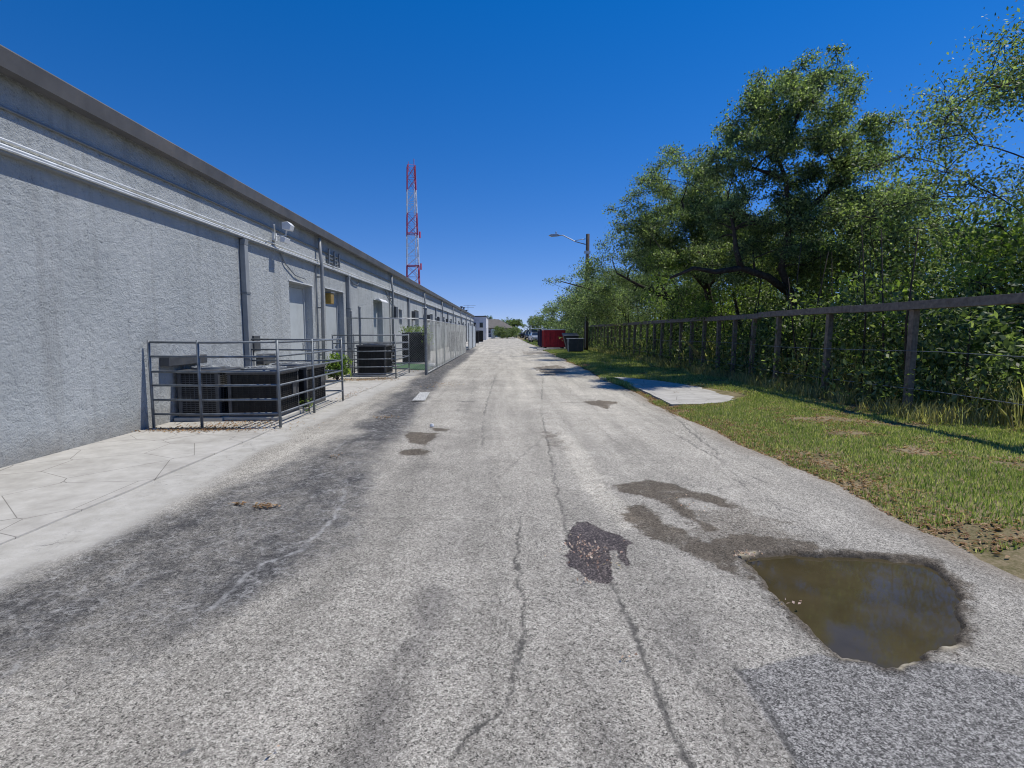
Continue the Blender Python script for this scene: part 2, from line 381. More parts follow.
track = track+.5*np.exp(-((XX-.95)/.2)**2)*(1-sst(2.2, 3.4, YY))+.3*np.exp(-((XX+.9)/.3)**2)*sst(4, 6, YY)*(1-sst(10, 18, YY))
track = np.clip(track*(.3+1.1*sst(.35, .6, fbm(XX*4, YY*3, 4, 15))), 0, 1)
POT = poly([(741,557),(755,553),(790,551),(850,553),(930,560),(965,590),(960,640),(900,668),(850,662),(812,630),(798,617),(778,598),(762,578)])
pd = sdist(XX+.09*(fbm(XX*9, YY*9, 5, 20)-.5), YY+.12*(fbm(XX*9, YY*9, 5, 21)-.5), POT)
pot = 1-sst(-.05, .012, pd)
damp_shade = np.maximum(damp_shade, .8*(1-sst(-.01, .10, pd+.08*(fbm(XX*10, YY*10, 4, 90)-.5))))
rim = .8*(1-sst(.006, .03, np.abs(pd-.01)))*sst(.62, .75, fbm(XX*3.2, YY*3.2, 3, 23)+.35*np.exp(-((XX-1.72)**2+(YY-3.5)**2)/.03))
conc = 1-sst(-3.25, -2.9, XX+.35*(fbm(XX*2, YY*1.2, 4, 24)-.5)+.1*np.clip(YY-7, -3, 0)*.6)
dirt = np.clip(sst(-.35, .02, XX-edge_right(YY)+.25*(fbm(XX*3, YY*2, 4, 30)-.4)), 0, 1)*.8
ZZ = .010*(fbm(XX*.8, YY*.8, 3, 31)-.5)*2*(1-sst(20, 40, YY))-.055*pot-.006*crk+.012*(fbm(XX*.3, YY*.3, 2, 33)-.5)
ZZ -= .03*sst(.985, 1, SS)
V = np.stack([XX, YY, ZZ], -1).reshape(-1, 3)
ni, nj = XX.shape; idx = np.arange(ni*nj).reshape(ni, nj)
Fq = np.stack([idx[:-1, :-1], idx[:-1, 1:], idx[1:, 1:], idx[1:, :-1]], -1).reshape(-1, 4)
def pack(*a): return np.stack([np.clip(q, 0, 1) for q in a], -1).reshape(-1, 4)
road_attrs = {'ma': pack(strip, np.maximum(damp_shade, lite_damp), crk, coarse), 'mb': pack(lane, rim, conc, track), 'mc': pack(fresh, pale, dirt, pot)}

def asphalt():
    t = NT('old_asphalt'); o = t.obj()
    A = {}
    for nme in ('ma', 'mb', 'mc'):
        a = t.n('ShaderNodeAttribute', attribute_name=nme); sp = t.n('ShaderNodeSeparateColor'); t.l(a.outputs['Color'], sp.inputs[0])
        A[nme] = [sp.outputs[0], sp.outputs[1], sp.outputs[2], a.outputs['Alpha']]
    strip, damp_shade, crk, coarse = A['ma']; lane, rim, conc, track = A['mb']; fresh, pale, dirt, pot = A['mc']
    vc = t.n('ShaderNodeSeparateColor'); t.l(t.vor(190, out='Color'), vc.inputs[0]); g1 = vc.outputs[0]; vd = t.vor(190)
    vc2 = t.n('ShaderNodeSeparateColor'); t.l(t.vor(75, out='Color'), vc2.inputs[0]); g2 = vc2.outputs[1]
    fine = t.math('ADD', t.math('MULTIPLY', g1, .55), t.math('ADD', t.math('MULTIPLY', g2, .27), t.math('MULTIPLY', t.noise(130, 3), .2)))
    base = t.ramp(fine, [(.18, (.06, .058, .054)), (.36, (.225, .217, .20)), (.58, (.325, .314, .29)), (.84, (.56, .545, .51))])
    big = t.noise(.55, 6, .65); med = t.noise(3.2, 5, .65)
    base = t.mix(1, base, (1.03, 1.0, .945), 'MULTIPLY'); base = t.mix(1, base, t.ramp(big, [(.3, .84), (.7, 1.12)]), 'MULTIPLY')
    base = t.mix(1, base, t.ramp(med, [(.3, .88), (.7, 1.10)]), 'MULTIPLY')
    long_ = t.noise(1.6, 4, .6, stretch=(1.6, .12, 1)); base = t.mix(1, base, t.ramp(long_, [(.32, .78), (.68, 1.14)]), 'MULTIPLY')
    cross = t.noise(1.0, 4, .6, stretch=(.2, 1.2, 1)); base = t.mix(1, base, t.ramp(cross, [(.32, .93), (.68, 1.05)]), 'MULTIPLY')
    # small dark pock marks
    pk = t.noise(11, 2, .5); base = t.mix(t.ramp(pk, [(.70, 0), (.76, .7)]), base, (.10, .10, .10))
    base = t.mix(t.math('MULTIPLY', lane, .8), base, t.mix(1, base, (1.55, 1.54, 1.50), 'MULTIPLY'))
    base = t.mix(t.math('MULTIPLY', track, .75), base, t.mix(1, base, (.52, .52, .54), 'MULTIPLY'))
    cc = t.ramp(fine, [(.22, (.045, .044, .042)), (.5, (.16, .155, .148)), (.82, (.40, .388, .365))]); base = t.mix(coarse, base, cc)
    # sealed strip: dark with pale flecks where the sealer has worn through
    fl = t.noise(17, 6, .75, stretch=(1, .8, 1)); fl2 = t.noise(2.2, 4, .6)
    flm = t.ramp(t.math('ADD', t.math('MULTIPLY', fl, .75), t.math('MULTIPLY', fl2, .35)), [(.60, 0), (.68, 1)])
    sc_ = t.mix(t.ramp(fine, [(.3, 0), (.9, .7)]), (.018, .018, .021), (.11, .11, .113)); sc_ = t.mix(t.math('MULTIPLY', flm, .6), sc_, (.27, .27, .27))
    er = t.math('ADD', strip, t.math('MULTIPLY', t.math('SUBTRACT', t.math('ADD', t.math('MULTIPLY', t.noise(30, 8, .85), .6), t.math('MULTIPLY', t.noise(5, 7, .75, stretch=(1, .7, 1)), .4)), .5), 2.6))
    base = t.mix(t.ramp(er, [(.28, 0), (.95, .92)]), base, sc_)
    lw = t.n('ShaderNodeTexNoise'); lw.inputs['Scale'].default_value = 5; lw.inputs['Detail'].default_value = 7; lw.inputs['Roughness'].default_value = .7; t.l(o, lw.inputs['Vector'])
    lv = t.n('ShaderNodeVectorMath', operation='MULTIPLY_ADD'); t.l(lw.outputs['Color'], lv.inputs[0]); lv.inputs[1].default_value = (.35, .35, 0); t.l(o, lv.inputs[2])
    ln = t.math('MAXIMUM', t.ramp(t.vor(6.5, 'DISTANCE_TO_EDGE', vec=lv.outputs[0]), [(0, .9), (.035, 0)]), t.ramp(t.vor(17, 'DISTANCE_TO_EDGE', vec=lv.outputs[0]), [(0, .6), (.05, 0)]))
    ln = t.math('MULTIPLY', t.math('MULTIPLY', ln, strip), t.ramp(t.noise(7, 5, .7), [(.42, 0), (.58, 1)])); base = t.mix(ln, base, (.44, .435, .42))
    # concrete
    cn = t.ramp(t.noise(5, 6, .65), [(.3, (.36, .345, .31)), (.7, (.50, .485, .45))]); cn = t.mix(t.ramp(t.vor(60), [(.0, .25), (.4, 0)]), cn, (.25, .24, .22))
    base = t.mix(conc, base, cn)
    # alligator cracking in zones
    wn = t.n('ShaderNodeTexNoise'); wn.inputs['Scale'].default_value = 3.5; wn.inputs['Detail'].default_value = 6; wn.inputs['Roughness'].default_value = .65; t.l(o, wn.inputs['Vector'])
    wv = t.n('ShaderNodeVectorMath', operation='MULTIPLY_ADD'); t.l(wn.outputs['Color'], wv.inputs[0]); wv.inputs[1].default_value = (.5, .5, 0); t.l(o, wv.inputs[2])
    w1 = t.vor(1.9, 'DISTANCE_TO_EDGE', vec=wv.outputs[0]); w2 = t.vor(5.2, 'DISTANCE_TO_EDGE', vec=wv.outputs[0])
    z1 = t.ramp(t.noise(.8, 4), [(.44, 0), (.58, 1)]); z2 = t.ramp(t.noise(1.0, 4, stretch=(1.3, .6, 1)), [(.52, 0), (.64, 1)])
    brk = t.ramp(t.noise(6, 4), [(.38, 0), (.6, 1)])
    am = t.math('MULTIPLY', t.math('MAXIMUM', t.math('MULTIPLY', t.ramp(w1, [(.0, 1), (.012, 0)]), z1), t.math('MULTIPLY', t.ramp(w2, [(.0, .8), (.022, 0)]), z2)), t.math('MULTIPLY', brk, .75))
    base = t.mix(am, base, (.09, .09, .088))
    base = t.mix(t.math('MULTIPLY', pale, t.ramp(t.noise(12, 4), [(.4, .15), (.6, .65)])), base, (.42, .42, .41))
    base = t.mix(crk, base, (.055, .053, .05))
    base = t.mix(t.math('MULTIPLY', dirt, .75), base, t.ramp(t.noise(30, 4), [(.3, (.10, .075, .05)), (.7, (.28, .23, .17))]))
    dc = t.mix(1, base, (.36, .325, .29), 'MULTIPLY')
    dm = t.math('ADD', damp_shade, t.math('MULTIPLY', t.math('SUBTRACT', t.noise(40, 7, .85), .5), 2.2)); base = t.mix(t.math('MULTIPLY', t.ramp(dm, [(.12, 0), (.75, 1)]), t.ramp(damp_shade, [(0, 0), (.12, 1)])), base, dc)
    fc = t.ramp(fine, [(.2, (.014, .011, .010)), (.55, (.05, .04, .037)), (.8, (.26, .22, .20))]); fm = t.math('ADD', fresh, t.math('MULTIPLY', t.math('SUBTRACT', t.noise(38, 7, .85), .5), 1.4)); base = t.mix(t.math('MULTIPLY', t.ramp(fm, [(.25, 0), (.6, 1)]), t.ramp(fresh, [(0, 0), (.15, 1)])), base, fc)
    base = t.mix(rim, base, t.ramp(t.noise(40, 3), [(.3, (.30, .25, .17)), (.7, (.55, .5, .38))]))
    base = t.mix(pot, base, (.09, .07, .045))
    h = t.math('ADD', t.math('MULTIPLY', vd, -.8), t.math('ADD', t.math('MULTIPLY', g1, .5), t.math('MULTIPLY', g2, .5)))
    nr = t.bump(h, .35, .003); nr = t.bump(t.noise(9, 4), .25, .02, nr)
    rg = t.math('SUBTRACT', .9, t.math('MULTIPLY', fresh, .35))
    return t.out(base, rg, nr, spec=.25)
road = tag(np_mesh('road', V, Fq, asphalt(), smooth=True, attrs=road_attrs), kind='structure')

# pothole water
t = NT('muddy_water'); 
t.out(t.ramp(t.noise(3, 4), [(.35, (.05, .040, .020)), (.7, (.075, .06, .032))]), .04, t.bump(t.noise(9, 2), .03, .003), spec=.32)
px = [p[0] for p in POT]; py = [p[1] for p in POT]
cxp, cyp = sum(px)/len(px), sum(py)/len(py)
b = MB(); wp = [(cxp+(x-cxp)*1.08, cyp+(y-cyp)*1.08, -.030) for x, y in POT]; b.add(wp, [tuple(range(len(wp)))])
tag(b.build('puddle_water', t.m), kind='structure')

# base ground far out, verge beside the road, concrete
def groundmat(name, cols, sc_=1.2, fine=40):
    t = NT(name); a = t.noise(sc_, 6, .7); b_ = t.noise(fine, 5, .7)
    m = t.math('ADD', t.math('MULTIPLY', a, .6), t.math('MULTIPLY', b_, .4))
    n = len(cols); c = t.ramp(m, [(.32+.36*i/(n-1), q) for i, q in enumerate(cols)])
    return t.out(c, .95, t.bump(b_, .6, .02), spec=.1)
b = MB(); b.add([(-900, -300, -.13), (900, -300, -.13), (900, 1500, -.13), (-900, 1500, -.13)], [(0, 1, 2, 3)])
tag(b.build('ground', groundmat('dry_ground', [(.10, .095, .06), (.13, .13, .07), (.2, .17, .11)], .2, 6)), kind='structure')
def verge_z(x, y): 
    e = x-edge_right(y)
    return -.035+.045*sst(-.1, .5, e)+.05*sst(.5, 3, e)+.03*(fbm(x*1.3, y*1.3, 3, 41)-.5)*sst(0, 1, e)
gx = np.concatenate([np.linspace(2.7, 8, 110), np.linspace(8.3, 80, 40)]); gy = np.concatenate([np.linspace(-6, 45, 380), np.linspace(46, 170, 80)])
GY, GX = np.meshgrid(gy, gx, indexing='ij'); GZ = verge_z(GX, GY)
ix = np.arange(GX.size).reshape(GX.shape)
verge_m = groundmat('verge_soil', [(.05, .05, .025), (.14, .125, .06), (.26, .21, .13), (.42, .35, .25)], 1.9, 45)
tag(np_mesh('verge_ground', np.stack([GX, GY, GZ], -1).reshape(-1, 3), np.stack([ix[:-1, :-1], ix[:-1, 1:], ix[1:, 1:], ix[1:, :-1]], -1).reshape(-1, 4), verge_m, smooth=True), kind='structure')
t = NT('concrete'); cn = t.ramp(t.noise(4, 6, .65), [(.3, (.37, .355, .325)), (.7, (.50, .485, .45))])
cn = t.mix(t.ramp(t.noise(1.1, 5, .7), [(.5, 0), (.7, .5)]), cn, (.25, .235, .21)); cn = t.mix(t.ramp(t.vor(1.3, 'DISTANCE_TO_EDGE'), [(0, .9), (.008, 0)]), cn, (.12, .11, .1))
M['concrete'] = t.out(cn, .92, t.bump(t.noise(70, 5, .7), .4, .006), spec=.2)
def sheet(name, pts, z, m, thick=.1, ragged=.03, seg=.25):
    P_ = []
    for i, (x0, y0) in enumerate(pts):
        x1, y1 = pts[(i+1) % len(pts)]; L = math.hypot(x1-x0, y1-y0); k = max(1, int(L/seg))
        for j in range(k):
            q = j/k; P_.append((x0+(x1-x0)*q+random.uniform(-1, 1)*ragged, y0+(y1-y0)*q+random.uniform(-1, 1)*ragged))
    b = MB(); b.prism(P_, 'z', z-thick, z); o = b.build(name, m); tag(o, kind='structure'); return o
sheet('concrete_apron', [(-5.6, -6), (-3.5, -6), (-3.55, 8), (-3.5, 20), (-3.5, 60), (-3.5, 172), (-5.6, 172)], .018, M['concrete'], .13, .02, .6)
slab = [G(*q) for q in [(600,378.5),(622,378.2),(660,382),(700,388),(748,397.5),(724,404),(700,405.5),(672,406),(650,395),(628,385)]]
sheet('concrete_slab', slab, .035, M['concrete'], .12, .015, .3)
sheet('dumpster_pad', [(2.9, 44.5), (9, 44.5), (9, 53), (3.3, 53)], .05, M['concrete'], .15, .05, .5)

# ------------------------------------------------------------------ warehouse
WX = -5.5; YB0, YB1 = -6.0, 100.0; WT = 4.38
wh = tag(empty('warehouse_building', (WX, 0, 0)), 'long low warehouse of rough grey-blue stucco with steel doors along the lane', 'building')
DOORS = [(3.2, 4.9, 2.86)]+[(13.95, 15.6, 2.80), (16.75, 18.65, 2.84), (22.9, 24.6, 2.86), (33.4, 35.1, 2.86), (40.4, 42.1, 2.86), (49, 50.7, 2.86), (56, 57.7, 2.86), (66, 67.7, 2.86), (74, 75.7, 2.86), (84, 85.7, 2.86)]
WIN = [(28.4, 29.3, 1.9, 2.7), (37.2, 38.2, 1.9, 2.7), (46, 47, 1.9, 2.7)]
b = MB(); DEP = -.29
ops = sorted([(a, c, 0, z) for a, c, z in DOORS]+WIN)
y = YB0
def q4(b, a, c, z0, z1, x=0.0): b.add([(x, a, z0), (x, c, z0), (x, c, z1), (x, a, z1)], [(0, 1, 2, 3)])
for a, c, z0, z1 in ops:
    q4(b, y, a, -.1, WT); q4(b, a, c, z1, WT)
    if z0 > 0: q4(b, a, c, -.1, z0)
    b.add([(0, a, z0), (DEP, a, z0), (DEP, a, z1), (0, a, z1)], [(0, 1, 2, 3)])
    b.add([(0, c, z0), (DEP, c, z0), (DEP, c, z1), (0, c, z1)], [(0, 1, 2, 3)])
    b.add([(0, a, z1), (0, c, z1), (DEP, c, z1), (DEP, a, z1)], [(0, 1, 2, 3)])
    if z0 > 0: b.add([(0, a, z0), (0, c, z0), (DEP, c, z0), (DEP, a, z0)], [(0, 1, 2, 3)])
    y = c
q4(b, y, YB1, -.1, WT)
b.add([(0, YB0, -.1), (-22, YB0, -.1), (-22, YB0, WT), (0, YB0, WT)], [(0, 1, 2, 3)])
b.add([(0, YB1, -.1), (-22, YB1, -.1), (-22, YB1, WT), (0, YB1, WT)], [(0, 1, 2, 3)])
b.add([(-22, YB0, -.1), (-22, YB1, -.1), (-22, YB1, WT), (-22, YB0, WT)], [(0, 1, 2, 3)])
b.build('wall', M['stucco'], wh)
b = MB(); b.box(-22.2, .08, YB0-.2, YB1+.2, WT+.003, WT+.10); b.build('roof', M['fascia'], wh)
b = MB(); b.prism([(.082, WT-.10), (.22, WT-.09), (.255, WT+.10), (.24, WT+.12), (.082, WT+.12)], 'y', YB0-.2, YB1+.2)
b.build('gutter', M['fascia'], wh)
b = MB(); b.box(.002, .09, YB0, YB1, 3.44, 3.49); b.build('ledge', M['pipe'], wh)
for dx, dz, r in ((.11, 3.475, .014), (.035, 3.53, .022), (.03, 3.60, .016)):
    MB().tube([(dx, YB0, dz), (dx, YB1, dz)], r, 8).build('conduit', M['trim_light'], wh)
for a, c, z in DOORS:
    d = MB().box(DEP+.01, DEP+.055, a+.09, c-.09, .02, z-.09).build('door', M['door'], wh, bevel=.004)
    hd = MB(); hd.box(DEP+.055, DEP+.07, c-.24, c-.18, .98, 1.2); hd.tube([(DEP+.07, c-.21, 1.12), (DEP+.12, c-.21, 1.12), (DEP+.12, c-.33, 1.12)], .013, 6)
    hd.build('handle', M['galv'], d)
    f = MB(); f.box(DEP+.005, DEP+.09, a+.002, a+.085, 0, z-.002); f.box(DEP+.005, DEP+.09, c-.085, c-.002, 0, z-.002); f.box(DEP+.005, DEP+.09, a+.087, c-.087, z-.085, z-.002)
    f.build('door_frame', M['frame'], wh)
    # thin drip cap over the opening
    MB().box(.003, .022, a-.02, c+.02, z+.012, z+.035).build('drip_cap', M['trim_light'], wh)
for a, c, z0, z1 in WIN:
    wf = MB(); wf.box(DEP+.1, DEP+.16, a+.002, a+.06, z0+.002, z1-.002); wf.box(DEP+.1, DEP+.16, c-.06, c-.002, z0+.002, z1-.002)
    wf.box(DEP+.1, DEP+.16, a+.062, c-.062, z1-.06, z1-.002); wf.box(DEP+.1, DEP+.16, a+.062, c-.062, z0+.002, z0+.06)
    wf = wf.build('window', M['frame'], wh); MB().box(DEP+.12, DEP+.13, a+.06, c-.06, z0+.06, z1-.06).build('pane', M['winglass'], wf)
# rectangular downspouts from the ledge and round pipes from the gutter
def downspout(y, top=3.43, w=.17, dpt=.12, m='pipe'):
    b = MB(); b.box(.012, dpt, y, y+w, .05, top-.12); b.prism([(.013, top-.118), (dpt, top-.118), (dpt+.02, top), (.03, top)], 'y', y+.002, y+w-.002)
    b.build('downspout', M[m], wh, bevel=.008)
    for z in (.9, 2.3): MB().box(.003, dpt+.012, y-.012, y+w+.012, z, z+.04).build('strap', M['pipe_d'], wh)
for y in (11.4, 18.95, 31.0, 43.5, 53.0, 62.0, 71.0, 80.0, 90.0): downspout(y, w=.16)
def roundpipe(y, x=.11, r=.05):
    MB().tube([(x, y, WT-.14), (x+.02, y, 3.7), (x+.05, y, 3.5), (x, y, .06)], r, 10).build('drain_pipe', M['pipe'], wh, smooth=True)
    MB().tube([(.04, y-.2, 3.43), (.04, y-.2, .1)], .018, 6).build('conduit', M['pipe_d'], wh)
    for z in (.8, 2.2, 3.1): MB().box(.003, x+.03, y-.02, y+.02, z, z+.035).build('bracket', M['pipe_d'], wh)
for y in (16.05, 26.2, 37.0, 47.7, 58.0, 68.5, 78.5, 88.5): roundpipe(y)
# dark brace running under the eave, twin floodlight, cable, lamp, boxes
MB().tube([(.03, YB0, 3.95), (.03, YB1, 3.95)], .018, 6).build('cable', M['pipe_d'], wh)
fl = MB(); fl.box(.003, .06, 13.05, 13.2, 3.68, 3.86); fl.tube([(.06, 13.12, 3.78), (.30, 13.12, 3.8), (.36, 13.05, 3.95)], .02, 8); fl.tube([(.06, 13.12, 3.7), (.25, 12.6, 3.95)], .014, 6)
fl = fl.build('floodlight_arm', M['trim_light'], wh)
hd = MB(); hd.prism([(.28, 3.93), (.46, 3.9), (.5, 4.02), (.42, 4.1), (.28, 4.08)], 'y', 12.95, 13.18); hd.prism([(.24, 3.62), (.34, 3.60), (.38, 3.72), (.26, 3.76)], 'y', 12.9, 13.2); hd.build('floodlight_head', M['white'], fl, bevel=.01)
MB().tube([(.03, 13.4, 3.44), (.04, 13.7, 3.2), (.04, 14.3, 2.98), (.06, 14.97, 2.95)], .014, 6).build('cable', M['pipe_d'], wh)
MB().tube([(.03, 19.2, 3.42), (.04, 19.7, 3.28), (.05, 20.3, 3.25), (.03, 20.7, 3.4)], .016, 6).build('cable', M['pipe_d'], wh)
MB().tube([(.03, 25.2, 3.4), (.04, 26.5, 2.95), (.04, 28.0, 2.6)], .02, 6).build('cable', M['pipe_d'], wh)
ut = MB()
for z in (3.68, 3.80, 3.92): ut.box(.004, .05, 16.9, 18.1, z, z+.04)
for yy in (16.95, 17.5, 18.0): ut.box(.055, .10, yy, yy+.05, 3.62, 4.08)
ut.build('utility_bracket', M['pipe_d'], wh)
lm = MB().box(-.09, .10, 17.0, 17.3, 2.38, 2.72).build('wall_lamp', M['gold'], wh, bevel=.02); MB().box(-.092, .12, 16.98, 17.32, 2.723, 2.76).build('cap', M['pipe_d'], lm)
for y0, y1, z0, z1 in ((11.55, 11.85, 1.08, 1.42), (11.95, 12.6, .78, 1.0), (8.6, 9.7, .95, 1.1)):
    bx = MB(); bx.box(.003, .16, y0, y1, z0, z1); bx = bx.build('electrical_box', M['ac_grey'], wh, bevel=.01)
    MB().tube([(.06, (y0+y1)/2, z0), (.06, (y0+y1)/2, .1)], .02, 6).build('conduit', M['pipe_d'], bx)
for y0 in (26.6, 32.4, 38.9, 44.3, 51.6): MB().box(.003, .22, y0, y0+.5, 2.2, 2.75).build('electrical_box', M['ac_grey'], wh, bevel=.01)
vent = MB(); vent.box(.003, .18, 23.2, 24.4, 2.88, 2.93); vent.prism([(.18, 2.86), (.30, 2.80), (.30, 2.83), (.18, 2.93)], 'y', 23.1, 24.5); vent.build('door_hood', M['white'], wh)
for y0, hgt in ((83, .9), (88, 1.0), (94, .8)):
    v_ = MB().lathe([(.12, WT+.1), (.12, WT+hgt), (.22, WT+hgt), (.22, WT+hgt+.15), (.0, WT+hgt+.2)], -.9, y0, 12).build('roof_vent', M['pipe_d'], wh)
an = MB(); an.tube([(-.8, 97, WT+.1), (-.8, 97, WT+2.0)], .03, 6); an.tube([(-1.6, 97, WT+1.9), (.6, 97, WT+1.9)], .02, 6); an.tube([(-1.3, 97, WT+1.5), (.3, 97, WT+1.5)], .02, 6)
an.build('antenna', M['galv_dark'], wh)
# white rear block past the warehouse
wb = tag(empty('white_block_building', (-4.2, 101, 0)), 'small white rendered block at the far end of the grey warehouse', 'building')
MB().box(-5, 1.0, .5, 16, -.1, 4.35).build('wall', M['block'], wb)
MB().box(-5.1, 1.1, .4, 16.1, 4.353, 4.55).build('roof', M['fascia'], wb)
for xx in (-1.2, .1):
    wn = MB().box(xx-.35, xx+.35, .44, .497, 2.3, 3.3).build('window', M['frame'], wb); MB().box(xx-.29, xx+.29, .42, .438, 2.36, 3.24).build('pane', M['winglass'], wn)
MB().box(1.003, 1.05, 4, 5.2, 0, 2.3).build('door', M['pipe_d'], wb)

# ------------------------------------------------------------------ condensers
def condenser(name, label, x0, y0, sx, sy, hgt, case, top='ac_trim', rz=0, feet=True):
    t_ = tag(empty(name, (x0+sx/2, y0+sy/2, .018), rz), label, 'air conditioner', 'air conditioning condensers beside the warehouse')
    hx, hy = sx/2, sy/2; z0 = .10
    MB().box(-hx-.06, hx+.06, -hy-.06, hy+.06, 0, .06).build('base_pad', M['conc'], t_, bevel=.01)
    MB().box(-hx+.004, hx-.004, -hy+.004, hy-.004, .063, z0+.03).build('base_pan', M[top], t_)
    b = MB(); b.box(-hx+.03, hx-.03, -hy+.03, hy-.03, z0+.03, hgt-.07)
    b.build('coil', M['ac_black'], t_)
    b = MB(); n = int((hgt-.2)/.035)
    for i in range(n):
        z = z0+.05+i*(hgt-.07-z0-.06)/n
        b.box(-hx+.008, hx-.008, -hy+.008, -hy+.018, z, z+.012); b.box(-hx+.008, hx-.008, hy-.018, hy-.008, z, z+.012)
        b.box(hx-.018, hx-.008, -hy+.02, hy-.02, z, z+.012); b.box(-hx+.008, -hx+.018, -hy+.02, hy-.02, z, z+.012)
    for k in range(9):
        xx = -hx+.06+k*(sx-.12)/8; yy = -hy+.06+k*(sy-.12)/8
        b.box(xx, xx+.008, -hy+.001, -hy+.007, z0+.04, hgt-.07); b.box(hx-.007, hx-.001, yy, yy+.008, z0+.04, hgt-.07)
    b.build('louvre_grille', M[case], t_)
    for sx_ in (-1, 1):
        for sy_ in (-1, 1):
            MB().box(*sorted((sx_*hx, sx_*(hx-.055))), *sorted((sy_*hy, sy_*(hy-.055))), z0+.031, hgt-.071).build('corner_post', M[top], t_, bevel=.006)
    MB().prism([(-hx-.012, -hy-.012), (hx+.012, -hy-.012), (hx+.012, hy+.012), (-hx-.012, hy+.012)], 'z', hgt-.07, hgt-.01).build('top_cover', M[top], t_, bevel=.012)
    r = min(hx, hy)*.86; b = MB()
    b.lathe([(r, hgt-.009), (r, hgt+.025), (r-.03, hgt+.03), (r-.03, hgt-.009)], 0, 0, 28)
    for k in range(1, 6): b.tube([(r*k/6*math.cos(a), r*k/6*math.sin(a), hgt+.032+.02*(1-k/6)) for a in [2*math.pi*i/20 for i in range(21)]], .005, 4, False)
    for k in range(12):
        a = math.pi*2*k/12; b.tube([(.05*math.cos(a), .05*math.sin(a), hgt+.055), (r*math.cos(a), r*math.sin(a), hgt+.026)], .005, 4)
    b.lathe([(0, hgt+.06), (.09, hgt+.055), (.09, hgt+.03)], 0, 0, 14)
    b.build('fan_grille', M['galv_dark'], t_)
    MB().box(hx-.001, hx+.012, hy-.30, hy-.1, hgt*.45, hgt*.7).build('service_panel', M[top], t_)
    return t_
condenser('condenser_unit', 'black condenser nearest the front corner of the tube cage', -4.62, 8.95, .86, .86, .84, 'ac_black')
condenser('condenser_unit', 'black condenser second in the tube cage, behind the front one', -4.60, 10.05, .90, 1.05, .84, 'ac_black')
condenser('condenser_unit', 'grey sided condenser between the front black one and the wall', -5.42, 8.9, .68, .85, .86, 'ac_grey', 'ac_grey')
condenser('condenser_unit', 'taller black condenser inside the second tube pen, with pale fan top', -4.85, 17.75, .95, 1.1, 1.06, 'ac_black', 'ac_trim')
condenser('condenser_unit', 'big black condenser under vines inside the chain link yard', -4.75, 25.2, 1.15, 1.3, 1.45, 'ac_black', 'dk')
condenser('condenser_unit', 'low black condenser against the wall inside the chain link yard', -5.3, 22.0, .7, .8, .9, 'ac_black', 'ac_trim')
condenser('condenser_unit', 'dark condenser in the gap just before the pale sheet panels', -4.1, 40.5, 1.0, 1.0, 1.5, 'ac_black', 'dk')
condenser('condenser_unit', 'dark condenser past the pale sheet panels', -4.4, 70, 1.2, 1.2, 1.6, 'ac_black', 'dk')
condenser('condenser_unit', 'farthest dark condenser, before the white block', -4.3, 80, 1.3, 1.3, 1.7, 'ac_black', 'dk')
# vines over the big condenser come later

# ------------------------------------------------------------------ tube cages
def cage(name, label, x0, x1, y0, y1, zs, sides, midposts=True, rad=.019):
    t_ = tag(empty(name, (x1, y0, .018)), label, 'cage', 'galvanised tube cages around condensers')
    lx0 = x0-x1; ly1 = y1-y0
    def line(p, q):
        for z in zs:
            zz = z+random.uniform(-.006, .006)
            MB().tube([(*p, zz), ((p[0]+q[0])/2, (p[1]+q[1])/2, zz-.008), (*q, zz+random.uniform(-.008, .008))], rad*.9, 8).build('rail', M['rail'], t_, smooth=True)
    def post(x, y, extra=0.0): MB().tube([(x, y, 0), (x, y, zs[0]+.03+extra)], rad*1.15, 10).build('post', M['rail'], t_, smooth=True)
    if 'front' in sides: line((lx0, 0), (0, 0))
    if 'side' in sides: line((0, 0), (0, ly1))
    if 'back' in sides: line((lx0, ly1), (0, ly1))
    post(0, 0); post(0, ly1)
    if 'front' in sides: post(lx0, 0)
    if 'back' in sides: post(lx0, ly1)
    if midposts and 'side' in sides: post(0.0, ly1*.46)
    if midposts and 'front' in sides: post(lx0*.62, 0)
    return t_
cage('tube_cage', 'near cage of galvanised tube rails round three condensers', -5.42, -3.47, 8.25, 11.5, (1.33, 1.11, .88, .66, .44, .22), ('front', 'side', 'back'))
cage('tube_cage', 'far smaller tube cage round the pale topped condenser', -5.40, -3.42, 17.0, 19.4, (1.38, 1.12, .88, .62, .38, .16), ('front', 'side', 'back'), False)
# loose stakes lashed flat at the foot of the near cage side

